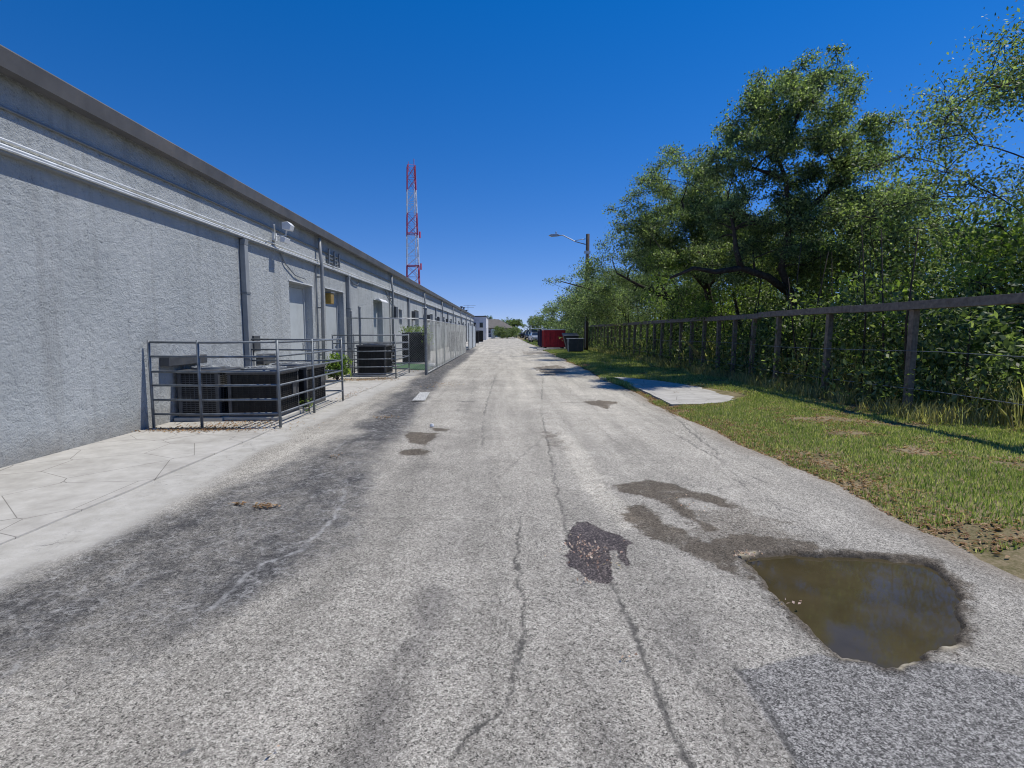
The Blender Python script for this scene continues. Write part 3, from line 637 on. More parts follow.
# ------------------------------------------------------------------ chain link yard
FX = -2.68
def link_panel(parent, p, q, h0, h1, s=.075, r=.0021):
    p = np.array(p, float); q = np.array(q, float); L = np.linalg.norm(q-p); d = (q-p)/L; nrm = np.array([-d[1], d[0]])
    hh = h1-h0; n = int((L+hh)/s); A = []; B = []
    for i in range(n):
        t0 = i*s-hh
        for sgn in (1, -1):
            ta, tb = t0, t0+hh; za, zb = (h0, h1) if sgn > 0 else (h1, h0)
            # clip
            if ta < 0: za += (zb-za)*(0-ta)/hh; ta = 0
            if tb > L: zb = za+(zb-za)*((L-ta)/(tb-ta)); tb = L
            if tb-ta < .02: continue
            A.append((p[0]+d[0]*ta, p[1]+d[1]*ta, za)); B.append((p[0]+d[0]*tb, p[1]+d[1]*tb, zb))
    A = np.array(A); B = np.array(B); k = len(A); D = B-A; D /= np.linalg.norm(D, axis=1)[:, None]
    N = np.tile(np.array([nrm[0], nrm[1], 0]), (k, 1)); U = np.cross(D, N)
    off = [N*r, (-.5*N+.87*U)*r, (-.5*N-.87*U)*r]
    Vv = np.concatenate([A+o for o in off]+[B+o for o in off]); i0 = np.arange(k)
    Fs = np.concatenate([np.stack([i0+a*k, i0+b_*k, i0+(b_+3)*k, i0+(a+3)*k], -1) for a, b_ in ((0, 1), (1, 2), (2, 0))])
    o = np_mesh('chain_mesh', Vv-np.array(parent.location), Fs, M['wire'], parent); return o
yd = tag(empty('chain_link_fence', (FX, 18.6, 0)), 'tall grey chain link yard fence beside the warehouse doors', 'fence')
def fpost(par, x, y, h=2.0, r=.032, cap=True):
    lx, ly = x-par.location.x, y-par.location.y
    b = MB(); b.tube([(lx, ly, 0), (lx, ly, h)], r, 10)
    if cap: b.lathe([(r*1.25, h-.04), (r*1.25, h+.01), (r*.7, h+.04), (0.001, h+.06)], lx, ly, 10)
    b.build('post', M['galv_dark'], par, smooth=False)
def frail(par, p, q, r=.021): MB().tube([tuple(Vector(p)-par.location), tuple(Vector(q)-par.location)], r, 8).build('rail', M['galv'], par, smooth=True)
fpost(yd, FX, 18.6, 2.32, .05); fpost(yd, -4.95, 18.6, 2.35, .04); fpost(yd, -5.25, 18.62, 2.2, .03)
for y in (21.5, 24.4, 27.3, 30.2, 33.1, 35.7, 38.2): fpost(yd, FX, y, 2.05, .035)
frail(yd, (-5.4, 18.6, 1.98), (FX, 18.6, 1.96)); frail(yd, (FX, 18.6, 1.93), (FX, 38.2, 1.95)); frail(yd, (FX, 18.6, .06), (FX, 38.2, .06))
frail(yd, (-5.4, 38.2, 1.95), (FX, 38.2, 1.95))
link_panel(yd, (FX+.03, 18.7), (FX+.03, 38.2), .05, 1.93, .078, .0021); link_panel(yd, (-5.4, 18.64), (FX, 18.64), .05, 1.95, .08, .0016); link_panel(yd, (-5.4, 38.2), (FX, 38.2), .05, 1.93, .07, .002)
# pale sheet panels
pp = tag(empty('sheet_panel_fence', (-2.85, 44, 0)), 'pale blue-grey ribbed sheet panel screen past the chain link yard', 'fence')
for a, c in ((0, 4.6), (5.6, 10.5)):
    pts = []; n = 40
    for i in range(n+1):
        yv = a+(c-a)*i/n; pts.append((.025 if (i//2) % 2 else 0, yv))
    b = MB(); m_ = len(pts)
    b.add([(x, yv, .05) for x, yv in pts]+[(x, yv, 2.05) for x, yv in pts], [(i, i+1, i+1+m_, i+m_) for i in range(m_-1)])
    o = b.build('sheet_panel', M['pale'], pp); sm = o.modifiers.new('s', 'SOLIDIFY'); sm.thickness = .006
for yv in (0, 4.65, 5.55, 10.55): MB().tube([(.03, yv, 0), (.03, yv, 2.25)], .045, 8).build('post', M['galv'], pp)
# green mat and rubble inside the yard
tag(MB().prism([(-5.2, 21.5), (-2.95, 20.8), (-2.9, 24.4), (-5.2, 24.9)], 'z', .022, .034).build('turf_mat', M['turf']), 'green artificial turf mat lying inside the chain link yard', 'mat')
tag(MB().lathe([(.001, .03), (.14, .03), (.17, .10), (.12, .2), (.001, .22)], -2.98, 22.3, 9).build('white_bucket', M['white'], bevel=.01), 'small white upturned tub beside the chain link post', 'tub')

# painted mark on road
t = NT('worn_white_paint'); t.out(t.mix(t.ramp(t.noise(30, 5, .7), [(.42, 0), (.58, .9)]), (.6, .6, .57), (.2, .2, .2)), .8)
pm = poly([(412,401.5),(420,393),(430,393),(425,401.5)]); b = MB(); b.add([(x, y, .022) for x, y in pm], [(0, 1, 2, 3)]); tag(b.build('painted_marking', t.m), kind='structure')

# ------------------------------------------------------------------ lattice tower
ty = 95.0; tb = P(414, 332, ty); th = P(413.5, 166, ty).z
tw = tag(empty('lattice_tower', (tb.x, ty, 0)), 'tall red and white lattice radio mast rising behind the warehouse roof', 'tower')
def tw_r(z): return 1.65-(1.65-.85)*z/th
bands = [(0, 10.6, 'tred'), (10.6, 16.6, 'twhite'), (16.6, 20.6, 'tred'), (20.6, 25.4, 'twhite'), (25.4, th, 'tred')]
bands = [(0, P(414,300,ty).z, 'twhite'), (P(414,300,ty).z, P(414,266,ty).z, 'tred'), (P(414,266,ty).z, P(414,236,ty).z, 'twhite'), (P(414,236,ty).z, P(414,214,ty).z, 'tred'), (P(414,214,ty).z, P(414,191,ty).z, 'twhite'), (P(414,191,ty).z, th, 'tred')]
def leg(k, z):
    a = math.pi/4+k*math.pi/2+R(14); r = tw_r(z)*1.1; return (r*math.cos(a), r*math.sin(a), z)
for z0, z1, m_ in bands:
    b = MB(); n = max(1, round((z1-z0)/2.0))
    for k in range(4): b.tube([leg(k, z0), leg(k, z1)], .075, 6)
    for i in range(n):
        za, zb = z0+(z1-z0)*i/n, z0+(z1-z0)*(i+1)/n
        for k in range(4):
            k2 = (k+1) % 4; b.tube([leg(k, za), leg(k2, zb)], .034, 4); b.tube([leg(k2, za), leg(k, zb)], .034, 4)
            b.tube([leg(k, zb), leg(k2, zb)], .03, 4)
    b.build('mast_section', M[m_], tw)
for z in (P(414,266,ty).z, P(414,234,ty).z):
    b = MB()
    for k in range(4): b.tube([tuple(Vector(leg(k, z))*1), tuple(Vector(leg((k+1) % 4, z)))], .09, 6)
    b.tube([(leg(0, z)[0]+.5, leg(0, z)[1], z-.5), (leg(0, z)[0]+.5, leg(0, z)[1], z+.6)], .14, 8); b.build('platform', M['tred'], tw)
b = MB(); b.tube([(.5, 0, th-3), (.5, 0, th+1.2)], .05, 6); b.tube([(-.5, .2, th-1), (-.5, .2, th+.8)], .04, 6); b.build('antenna', M['tred'], tw)
MB().tube([(.62, 0, 6), (.45, 0, th-1)], .06, 6).build('cable_run', M['twhite'], tw)

# ------------------------------------------------------------------ utility pole with street lamp
py_ = 40.0; pb = P(586, 352, py_); pz = P(586, 234, py_).z
up = tag(empty('utility_pole', (pb.x, py_, 0)), 'dark wooden pole carrying a cobra head street lamp over the lane', 'street lamp')
MB().tube([(0, 0, -.1), (0, 0, pz*.5), (0.02, 0, pz)], [.17, .15, .13], 14).build('pole', M['pole'], up, smooth=True)
arm = MB(); lp = P(556, 235.5, py_); lx = lp.x-pb.x; lz = lp.z
arm.tube([(-.14, 0, pz-.75), (-.9, 0, pz-.55), (lx+.5, 0, lz+.02), (lx+.2, 0, lz)], .035, 8); arm.tube([(-.14, 0, pz-.35), (-.9, 0, pz-.47)], .025, 6)
arm = arm.build('arm', M['galv'], up, smooth=True)
hd = MB(); hd.prism([(lx+.25, lz+.04), (lx+.1, lz+.10), (lx-.35, lz+.08), (lx-.55, lz), (lx-.35, lz-.08), (lx+.1, lz-.05), (lx+.25, lz-.03)], 'y', -.14, .14); hd.tube([(lx-.0, 0, lz+.1), (lx, 0, lz+.28)], .05, 8)
hd.build('lamp_head', M['galv'], arm, bevel=.02)
MB().box(-.28, .20, -.22, -.18, pz-1.45, pz-1.25).build('tag_plate', M['white'], up)
MB().tube([(-.1, -.19, .3), (-.1, -.16, pz-1.2)], .03, 6).build('conduit', M['pipe_d'], up)

# ------------------------------------------------------------------ timber fence
RX = 7.15
tf = tag(empty('timber_fence', (RX, 14, 0)), 'old grey timber fence frame with one top rail along the trees', 'fence')
yp = [6.6, 9.2, 11.6]+[13.75, 15.1, 16.35, 17.6]; yv = 18.85
while yv < 46: yp.append(yv); yv += 1.25
for i, yv in enumerate(yp):
    lean = random.uniform(-.05, .05) if i != 4 else -.13; s_ = .055 if i < 5 else random.choice([.045, .055, .06])
    lx_ = random.uniform(-.03, .03)
    b = MB(); ly = yv-14; z0 = verge_z(np.array([RX]), np.array([yv]))[0]-.1
    b.add([(lx_-s_, ly-s_-lean, z0), (lx_+s_, ly-s_-lean, z0), (lx_+s_, ly+s_-lean, z0), (lx_-s_, ly+s_-lean, z0),
           (-s_, ly-s_, 1.885), (s_, ly-s_, 1.885), (s_, ly+s_, 1.885), (-s_, ly+s_, 1.885)],
          [(0, 3, 2, 1), (4, 5, 6, 7), (0, 1, 5, 4), (1, 2, 6, 5), (2, 3, 7, 6), (3, 0, 4, 7)])
    b.build('post', M['wood_post'], tf, bevel=.006)
yv = 3.0
while yv < 46.5:
    L = 3.9; dz = random.uniform(-.02, .02); b = MB()
    pts = [(-.10, 1.89+dz), (.09, 1.89+dz), (.09, 1.93+dz), (-.06, 1.93+dz), (-.06, 2.03+dz), (-.10, 2.03+dz)]
    b.prism([(x, z) for x, z in pts], 'y', yv-14, yv-14+L-.01); b.build('rail', M['wood'], tf, bevel=.004); yv += L
# lower wire strands
for z in (.5, 1.15): MB().tube([(-.07, -8+i*2.5, z+.03*math.sin(i*1.7)) for i in range(16)], .006, 4).build('wire', M['galv_dark'], tf)
# fallen pale board leaning beyond the fence
pbx = P(770, 346, 17.5)
b = MB(); b.tube([(0, 0, .45), (1.0, .5, .60), (2.1, 1.0, .78)], [.05, .06, .05], 6)
fb = tag(b.build('fallen_log', M['wood']), 'pale fallen branch resting across the brush beyond the fence', 'log'); fb.data.materials[0] = worn('bleached_wood', (.5, .47, .42), .8, 0, .2, 9); fb.location = (8.0, 16.6, .45)

# ------------------------------------------------------------------ dumpsters and bins
def dumpster(name, label, x0, x1, y0, y1, h, m, rimm, open_top=True):
    t_ = tag(empty(name, ((x0+x1)/2, y0, .05)), label, 'dumpster'); hx = (x1-x0)/2; L = y1-y0
    b = MB(); T = .05
    b.box(-hx, hx, 0, T, .12, h); b.box(-hx, hx, L-T, L, .12, h); b.box(-hx, -hx+T, T, L-T, .12, h); b.box(hx-T, hx, T, L-T, .12, h); b.box(-hx+T, hx-T, T, L-T, .12, .17)
    b.build('body', M[m], t_)
    for k in range(5):
        xx = -hx+.15+k*(2*hx-.3)/4; MB().box(xx-.035, xx+.035, -.045, -.002, .16, h-.08).build('rib', M[m], t_)
    for k in range(4):
        yy = .3+k*(L-.6)/3; MB().box(-hx-.045, -hx-.002, yy-.035, yy+.035, .16, h-.08).build('rib', M[m], t_)
    b = MB(); b.box(-hx-.06, hx+.06, -.06, .05, h+.002, h+.07); b.box(-hx-.06, hx+.06, L-.05, L+.06, h+.002, h+.07); b.box(-hx-.06, -hx+.05, .052, L-.052, h+.002, h+.07); b.box(hx-.05, hx+.06, .052, L-.052, h+.002, h+.07)
    b.build('rim', M[rimm], t_)
    for sx_ in (-1, 1): MB().box(sx_*hx*.8-.08, sx_*hx*.8+.08, .1, L-.1, 0, .118).build('skid', M['dk'], t_)
    return t_
dumpster('open_dumpster', 'bright red open top dumpster with a pale rim on its pad', 3.62, 5.55, 47.4, 49.3, 1.62, 'red', 'white')
dumpster('open_dumpster', 'dark navy dumpster standing behind the red one', 3.45, 5.5, 50.2, 52.8, 1.62, 'navy', 'dk')
bn = tag(empty('waste_bin', (5.15, 38.0, 0.03)), 'dark grey square waste bin at the foot of the wooden pole', 'bin')
b = MB(); b.add([(-.52,-.48,.1),(.52,-.48,.1),(.52,.48,.1),(-.52,.48,.1),(-.54,-.5,.98),(.54,-.5,.98),(.54,.5,.98),(-.54,.5,.98)], [(0,3,2,1),(4,5,6,7),(0,1,5,4),(1,2,6,5),(2,3,7,6),(3,0,4,7)]); b.build('body', M['bin'], bn, bevel=.02)
MB().box(-.57, .57, -.53, .53, .983, 1.03).build('lid', M['galv'], bn, bevel=.01)
MB().box(-.57, -.50, -.535, -.50, .0, .98).build('corner_post', M['galv'], bn)
for sx_ in (-.4, .4): MB().lathe([(.0, 0), (.05, 0), (.05, .098), (0, .098)], sx_, 0, 8).build('foot', M['dk'], bn)
# low dark lidded bin behind
b2 = tag(empty('lidded_bin', (5.5, 43.5, .03)), 'black wheeled bin with a sloping lid behind the grey bin', 'bin')
b = MB(); b.add([(-.3,-.5,.08),(.3,-.5,.08),(.3,.5,.08),(-.3,.5,.08),(-.6,-.6,1.1),(.6,-.6,1.1),(.6,.6,1.25),(-.6,.6,1.25)], [(0,3,2,1),(4,5,6,7),(0,1,5,4),(1,2,6,5),(2,3,7,6),(3,0,4,7)]); b.build('body', M['dk'], b2, bevel=.02)
MB().prism([(-.65, 1.105), (.65, 1.255), (.65, 1.40), (-.65, 1.17)], 'x', -.63, .63).build('lid', M['dk'], b2, bevel=.02)

# ------------------------------------------------------------------ cars
def car(label, x, y, m, rz=0, kind='sedan'):
    nm = {'sedan': 'parked_car', 'suv': 'parked_suv', 'pickup': 'parked_pickup'}[kind]
    t_ = tag(empty(nm, (x, y, .01), rz), label, 'car', 'vehicles parked at the far end of the lane')
    top = {'sedan': 1.42, 'suv': 1.75, 'pickup': 1.85}[kind]
    prof = [(-2.2, .35), (-2.28, .6), (-2.2, .88), (-1.3, 1.0), (1.6, 1.02), (2.15, .98), (2.25, .6), (2.2, .35)]
    if kind != 'sedan': prof = [(p, q*1.12+.04) for p, q in prof]
    n = len(prof); b = MB(); Vs = []
    for xx, ins in ((-.86, .06), (-.80, 0), (.80, 0), (.86, .06)):
        for p, q in prof: Vs.append((xx, p*(1-ins*.3), q if ins == 0 else .35+(q-.35)*(1-ins)))
    Fs = [tuple(range(n-1, -1, -1)), tuple(range(3*n, 4*n))]
    for k in range(3):
        for i in range(n): j = (i+1) % n; Fs.append((k*n+i, k*n+j, (k+1)*n+j, (k+1)*n+i))
    b.add(Vs, Fs); b.build('body', M[m], t_, bevel=.05)
    s0 = prof[3][1]; cab = {'sedan': [(-.95, s0), (-.25, top), (.95, top), (1.6, s0)], 'suv': [(-.95, s0), (-.4, top), (1.75, top), (2.1, s0)], 'pickup': [(-.85, s0), (-.3, top), (.6, top), (.75, s0)]}[kind]
    b = MB(); b.add([(-.80, *cab[0]), (-.62, *cab[1]), (-.62, *cab[2]), (-.80, *cab[3]), (.80, *cab[0]), (.62, *cab[1]), (.62, *cab[2]), (.80, *cab[3])],
                    [(0, 1, 2, 3), (7, 6, 5, 4), (0, 4, 5, 1), (1, 5, 6, 2), (2, 6, 7, 3)]); b.build('windows', M['glass'], t_)
    MB().box(-.64, .64, cab[1][0]-.04, cab[2][0]+.04, top+.003, top+.045).build('roof', M[m], t_, bevel=.015)
    for sx_ in (-1, 1):
        MB().tube([(sx_*.82, cab[0][0], cab[0][1]), (sx_*.64, cab[1][0], top)], .035, 6).build('pillar', M[m], t_)
        MB().box(*sorted((sx_*.5, sx_*.78)), -2.31, -2.2, .66, .82).build('headlight', M['lens'], t_, bevel=.02)
        MB().box(*sorted((sx_*.55, sx_*.8)), 2.2, 2.285, .7, .88).build('tail_light', M['tail'], t_)
        MB().box(*sorted((sx_*.87, sx_*1.02)), -.78, -.62, 1.0, 1.12).build('mirror', M[m], t_)
        for yy in (-1.4, 1.4):
            wl = MB().tube([(sx_*.66, yy, .33), (sx_*.89, yy, .33)], .33, 18).build('wheel', M['tyre'], t_); MB().tube([(sx_*.885, yy, .33), (sx_*.90, yy, .33)], .2, 12).build('rim', M['rim'], wl)
    MB().box(-.45, .45, -2.30, -2.24, .42, .58).build('grille', M['dk'], t_); MB().box(-.25, .25, -2.335, -2.305, .45, .56).build('number_plate', M['white'], t_)
    return t_
car('silver sedan facing the camera left of the dark dumpster', 4.75, 76, 'car_silver', R(4))
car('teal blue car parked nose out just beyond the silver sedan', 5.0, 88, 'car_blue', R(-3), 'suv')
car('dark car parked third from the dumpsters', 4.9, 98, 'car_dark', 0, 'suv')
car('dark pickup parked across the end of the lane beside the hedge', 6.0, 128, 'car_dark', R(80), 'pickup')
car('white pickup parked at the end of the lane by the hedge', 4.1, 140, 'car_white', R(8), 'pickup')
# pipe gate frame
pg = tag(empty('pipe_gate_frame', (4.55, 86, 0)), 'thin white pipe post with a cross rail behind the parked cars', 'gate')
pg.location = (4.35, 83.0, 0)
MB().tube([(0, 0, 0), (0, 0, 2.5)], .06, 8).build('post', M['white'], pg); MB().tube([(6.5, 0, 0), (6.5, 0, 2.1)], .06, 8).build('post', M['white'], pg); MB().tube([(0, 0, 2.0), (6.5, 0, 2.0)], .05, 8).build('rail', M['white'], pg)
cb = tag(empty('utility_cabinet', (-2.3, 127, 0)), 'white upright cabinet in front of the brown roofed house', 'cabinet')
MB().box(-.45, .45, -.3, .3, 0.1, 2.2).build('body', M['white'], cb, bevel=.02); MB().box(-.5, .5, -.35, .35, -.05, .098).build('plinth', M['conc'], cb); MB().box(-.38, .38, -.33, -.303, .3, 2.0).build('door', M['white'], cb)
# house with hip roof
hs_ = tag(empty('brown_roofed_house', (-3.0, 152, 0)), 'low house with a brown shingle roof closing the lane', 'house')
MB().box(-5.5, 5.5, 0, 9, -.1, 2.7).build('wall', M['house'], hs_)
b = MB(); b.add([(-6.2, -.7, 2.65), (6.2, -.7, 2.65), (6.2, 9.7, 2.65), (-6.2, 9.7, 2.65), (-2.6, 4.5, 5.2), (1.8, 4.5, 5.2)], [(0, 1, 5, 4), (1, 2, 5), (2, 3, 4, 5), (3, 0, 4), (0, 3, 2, 1)]); b.build('roof', M['roofing'], hs_)
for xx in (-3.6, -1, 3.4):
    wn = MB().box(xx-.6, xx+.6, -.05, -.003, 1, 2.1).build('window', M['white'], hs_); MB().box(xx-.52, xx+.52, -.07, -.052, 1.08, 2.02).build('pane', M['winglass'], wn)
MB().box(1.0, 1.9, -.05, -.003, 0, 2.1).build('door', M['white'], hs_)

# ------------------------------------------------------------------ foliage
def leaves(cent, n_per, spread, size, up=.35, flat=1.0, ar=.45):
    """diamond leaves around sprig centres"""
    k = len(cent)*n_per; c = np.repeat(cent, n_per, 0)+rng.normal(0, 1, (k, 3))*np.array([spread, spread, spread*.7*flat])
    d = rng.normal(0, 1, (k, 3)); d[:, 2] -= .25; d /= np.linalg.norm(d, axis=1)[:, None]
    nn = rng.normal(0, 1, (k, 3)); nn[:, 2] = np.abs(nn[:, 2])+up*2; side = np.cross(d, nn); side /= np.linalg.norm(side, axis=1)[:, None]+1e-9
    L = size*rng.uniform(.6, 1.4, (k, 1)); W = L*ar*rng.uniform(.8, 1.2, (k, 1)); nrm = np.cross(side, d)
    v0 = c-d*L*.5; v1 = c+side*W*.5+nrm*W*.12; v2 = c+d*L*.5; v3 = c-side*W*.5+nrm*W*.12
    V = np.stack([v0, v1, v2, v3], 1).reshape(-1, 3); Fq = np.arange(k*4).reshape(k, 4); return V, Fq
def joinq(parts):
    Vs = []; Fs = []; b = 0
    for V_, F_ in parts: Vs.append(V_); Fs.append(F_+b); b += len(V_)
    return np.concatenate(Vs), np.concatenate(Fs)
def sprigs(c, r, n, shell=.3, flat=.7):
    d = rng.normal(0, 1, (n, 3)); d /= np.linalg.norm(d, axis=1)[:, None]
    rr = r*(shell+(1-shell)*rng.random((n, 1)))**.75*np.where(rng.random((n, 1)) < .14, rng.uniform(1.1, 1.5, (n, 1)), rng.uniform(.55, 1.08, (n, 1))); q = d*rr; q[:, 2] *= flat
    return np.array(c)[None]+q
def curve(p, q, sag=.15, n=5, wob=.12):
    p = Vector(p); q = Vector(q); L = (q-p).length; out = []
    o1 = Vector((random.uniform(-1, 1), random.uniform(-1, 1), random.uniform(-.2, 1)))*L*wob
    for i in range(n+1):
        s_ = i/n; w_ = math.sin(math.pi*s_); out.append(p.lerp(q, s_)+o1*w_+Vector((0, 0, L*sag*w_)))
    return out
def tree(label, trunk, limbs, clumps, leaf='oak', size=.085, dens=60, per=13, spread=.13, group=None, name='oak_tree', cat='tree', trad=.25, lr=None):
    """trunk: points; limbs: list of (points, r0, r1); clumps: (x,y,z,r)"""
    base = Vector(trunk[0]); t_ = tag(empty(name, base), label, cat, group)
    b = MB(); n = len(trunk); rad = [trad*(1.15-.98*i/(n-1)) for i in range(n)]; rad[0] *= 1.3
    L_ = [Vector(p)-base for p in trunk]; b.tube(L_, rad, 10); b.build('trunk', M['bark'], t_, smooth=True)
    skel = [(p, rad[i]) for i, p in enumerate(L_)][1:]
    lb = MB()
    for pts, r0, r1 in limbs:
        pp_ = [Vector(p)-base for p in pts]; m_ = len(pp_); rr = [r0+(r1-r0)*i/(m_-1) for i in range(m_)]; lb.tube(pp_, rr, 8)
        for a, c, ra in zip(pp_[:-1], pp_[1:], rr):
            for s_ in (0, .5): skel.append((a.lerp(c, s_), ra))
        skel.append((pp_[-1], r1))
    cl = []; tw_ = MB()
    for (x, y, z, r) in sorted(clumps, key=lambda c: (Vector(c[:3])-Vector(trunk[-1])).length):
        c = Vector((x, y, z))-base
        j = min(skel, key=lambda s_: (s_[0]-c).length+(.8 if s_[0].z > c.z else 0)); L = (j[0]-c).length
        r0 = min(j[1]*.7, .03+.018*L); pth = curve(j[0], c, .04, 5, .14)
        tw_.tube(pth, [r0+(0.012-r0)*i/5 for i in range(6)], 5)
        for i in (2, 3, 4, 5): skel.append((pth[i], max(.012, r0*(1-i/6))))
        ns = max(6, int(dens*r*r*(.8+.4*random.random()))); sp = sprigs(c, r, ns); cl.append(sp)
        for q in sp[::5]:
            tw_.tube([c, (c+Vector(q))*.5+Vector((random.uniform(-.1, .1), random.uniform(-.1, .1), .05)), Vector(q)], [.012, .008, .004], 3, False)
    if lb.v: lb.build('limbs', M['bark'], t_, smooth=True)
    tw_.build('branches', M['bark'], t_, smooth=True)
    allc = np.concatenate(cl); V_, F_ = leaves(allc, per, spread, size)
    np_mesh('crown', V_, F_, M[leaf], t_)
    return t_
def px_clumps(lst, Y, ppm=None, dj=.8):
    out = []
    for u, v, r in lst:
        Yj = Y+random.uniform(-dj, dj); p = P(u, v, Yj); out.append((p.x, p.y, p.z, r/F*Yj))
    return out
def thicken(cl, k=2, f=1.0):
    out = list(cl)
    for x, y, z, r_ in cl:
        for _ in range(k):
            out.append((x+random.gauss(0, 1)*r_*.9*f, y+random.gauss(0, 1)*r_*1.6, z-abs(random.gauss(.2, .7))*r_*.9*f, r_*random.uniform(.6, .95)))
    return out
def fill_poly(pl, Y0, Y1, n, r0, r1):
    out = []; us = [p[0] for p in pl]; vs = [p[1] for p in pl]
    while len(out) < n:
        u, v = random.uniform(min(us), max(us)), random.uniform(min(vs), max(vs))
        if sdist(np.array([u]), np.array([v]), pl)[0] < 0:
            p = P(u, v, random.uniform(Y0, Y1)); out.append((p.x, p.y, p.z, random.uniform(r0, r1)))
    return out
# 1 big oak with the bare crooked limb
c1 = px_clumps([(793,80,12),(772,92,12),(754,92,11),(747,106,12),(776,118,12),(797,112,12),(752,124,10),(736,134,10),(722,131,8),(760,143,12),(786,150,13),(725,150,10),(741,166,11),(770,175,12),(797,182,13),(713,160,8),(745,188,11),(733,205,10),(812,90,14),(830,110,16),(850,95,12),(822,140,16),(845,165,18),(870,130,16),(812,60,9),(842,72,10),(885,160,16),(865,200,20),(835,215,20),(805,215,14),(900,200,18),(780,210,12),(760,225,12),(790,245,14),(820,255,18),(860,250,20),(895,240,18),(748,245,12),(718,238,12)], 16.2, dj=1.3)
c1 = thicken([(x, y, z, r_*1.15) for x, y, z, r_ in c1])+fill_poly([(722,140),(745,100),(790,75),(850,75),(890,150),(880,230),(700,230),(700,165)], 15.2, 17.8, 70, .3, .55); c1 += fill_poly([(700,205),(900,185),(910,270),(760,285),(700,275)], 16.8, 20.5, 46, .45, .75)
tr1 = [(9.9,17.2,-.05),(9.75,17.1,.9),(9.3,16.8,2.0),tuple(P(793,300,16.6)),tuple(P(781,268,16.4)),tuple(P(790,225,16.3)),tuple(P(786,180,16.2)),tuple(P(775,150,16.2)),tuple(P(781,112,16.0))]
lim1 = [([P(788,292,16.5),P(768,277,16.3),P(741,268,16.0),P(715,272,15.8),P(694,268,15.6),P(670,278,15.6)], .13, .035),
        ([P(741,268,16.0),P(736,250,16.0),P(734,230,16.1),P(728,200,16.2)], .10, .03),
        ([P(786,180,16.2),P(765,172,16.0),P(745,165,15.8)], .07, .03), ([P(790,225,16.3),P(830,190,16.5),P(850,150,16.6)], .12, .04), ([P(785,150,16.2),P(800,110,16.3),P(810,85,16.3)], .07, .02)]
tree('largest oak leaning over the fence with a long crooked bare limb', tr1, lim1, c1, 'oak', .082, 210, 14, .10, 'trees behind the timber fence', trad=.15)
# 2 loose crowned oak
c2 = px_clumps([(672,155,11),(660,166,10),(690,170,10),(652,183,11),(641,181,8),(634,196,9),(665,190,12),(690,194,12),(611,210,5),(624,214,8),(640,209,10),(701,150,6),(698,160,8),(716,178,10),(720,200,12),(655,214,13),(690,222,14),(640,232,12),(670,240,14),(710,228,14),(735,220,13),(625,228,10),(622,245,10),(650,255,13),(690,255,14),(720,258,14),(750,262,12)], 21, dj=1.6)
c2 = thicken([(x, y, z, r_*1.15) for x, y, z, r_ in c2], 1)+fill_poly([(635,190),(665,160),(705,165),(740,190),(740,250),(630,250)], 19.6, 22.6, 34, .35, .6); c2 += fill_poly([(650,190),(740,190),(770,270),(640,275),(630,225)], 20, 26, 40, .5, .85)
tree('loose crowned oak second along the fence, reaching over the grass', [(9.3,23,-.05),(9.1,22.8,1.6),(8.5,22.3,3.3),(7.8,21.8,5.0),(7.0,21.3,6.6)], [([(8.5,22.3,3.3),(6.9,21.4,4.6),(5.6,21,5.6)], .12, .03), ([(7.8,21.8,5.0),(8.2,21.2,6.8)], .1, .03)], c2, 'oak', .085, 170, 13, .12, 'trees behind the timber fence', trad=.22)
# 3 dense mid trees
c3 = px_clumps([(603,245,9),(614,238,9),(628,240,10),(596,258,9),(612,256,12),(632,258,14),(588,270,8),(604,272,12),(625,275,14),(650,272,15)], 29, dj=1.5)
c3 += fill_poly([(590,262),(640,240),(760,240),(790,300),(640,305),(592,300)], 25, 32, 40, .7, 1.1)
tree('dense dark oak third along the fence, nearer than the pole', [(9.8,29,-.05),(9.6,29,1.5),(9.0,28.8,3.2),(8.0,28.5,4.6)], [([(9.0,28.8,3.2),(7.2,28.6,4.0),(6,28.4,4.6)], .12, .04)], c3, 'oak', .10, 80, 13, .17, 'trees behind the timber fence', trad=.22)
# sunlit leaf patches painted as a lime coloured undertree
c4_ = fill_poly([(655,255),(790,240),(800,315),(650,318)], 18.0, 21.5, 26, .4, .65)
tree('young tree between the two big oaks, coloured bright lime as sunlit leaves', [(8.9,19.6,-.05),(8.8,19.5,1.4),(8.4,19.4,2.8),(8.2,19.3,3.6)], [], c4_, 'lime', .10, 90, 10, .13, 'trees behind the timber fence', name='young_tree', trad=.09)
# 4 overhanging tree round the pole
c5 = px_clumps([(548,281,3),(555,281,4),(562,279,5),(572,277,6),(582,273,7),(592,268,8),(568,290,6),(578,288,9),(592,285,10),(562,303,6),(574,303,9),(590,303,11),(606,290,12),(620,300,12),(566,316,7),(582,318,9),(600,315,12)], 34, dj=1.6)
c5 += fill_poly([(585,275),(660,265),(680,315),(575,320)], 31, 38, 30, .7, 1.1)
tree('tree behind the wooden pole with a drooping branch over the lane', [(8.7,35,-.05),(8.5,35,1.4),(7.8,34.7,2.9),(6.8,34.3,4.0)], [([(7.8,34.7,2.9),(5.6,34.2,4.2),(3.6,34,4.7)], .10, .02)], c5, 'oak', .11, 75, 13, .17, 'trees behind the timber fence', trad=.2)
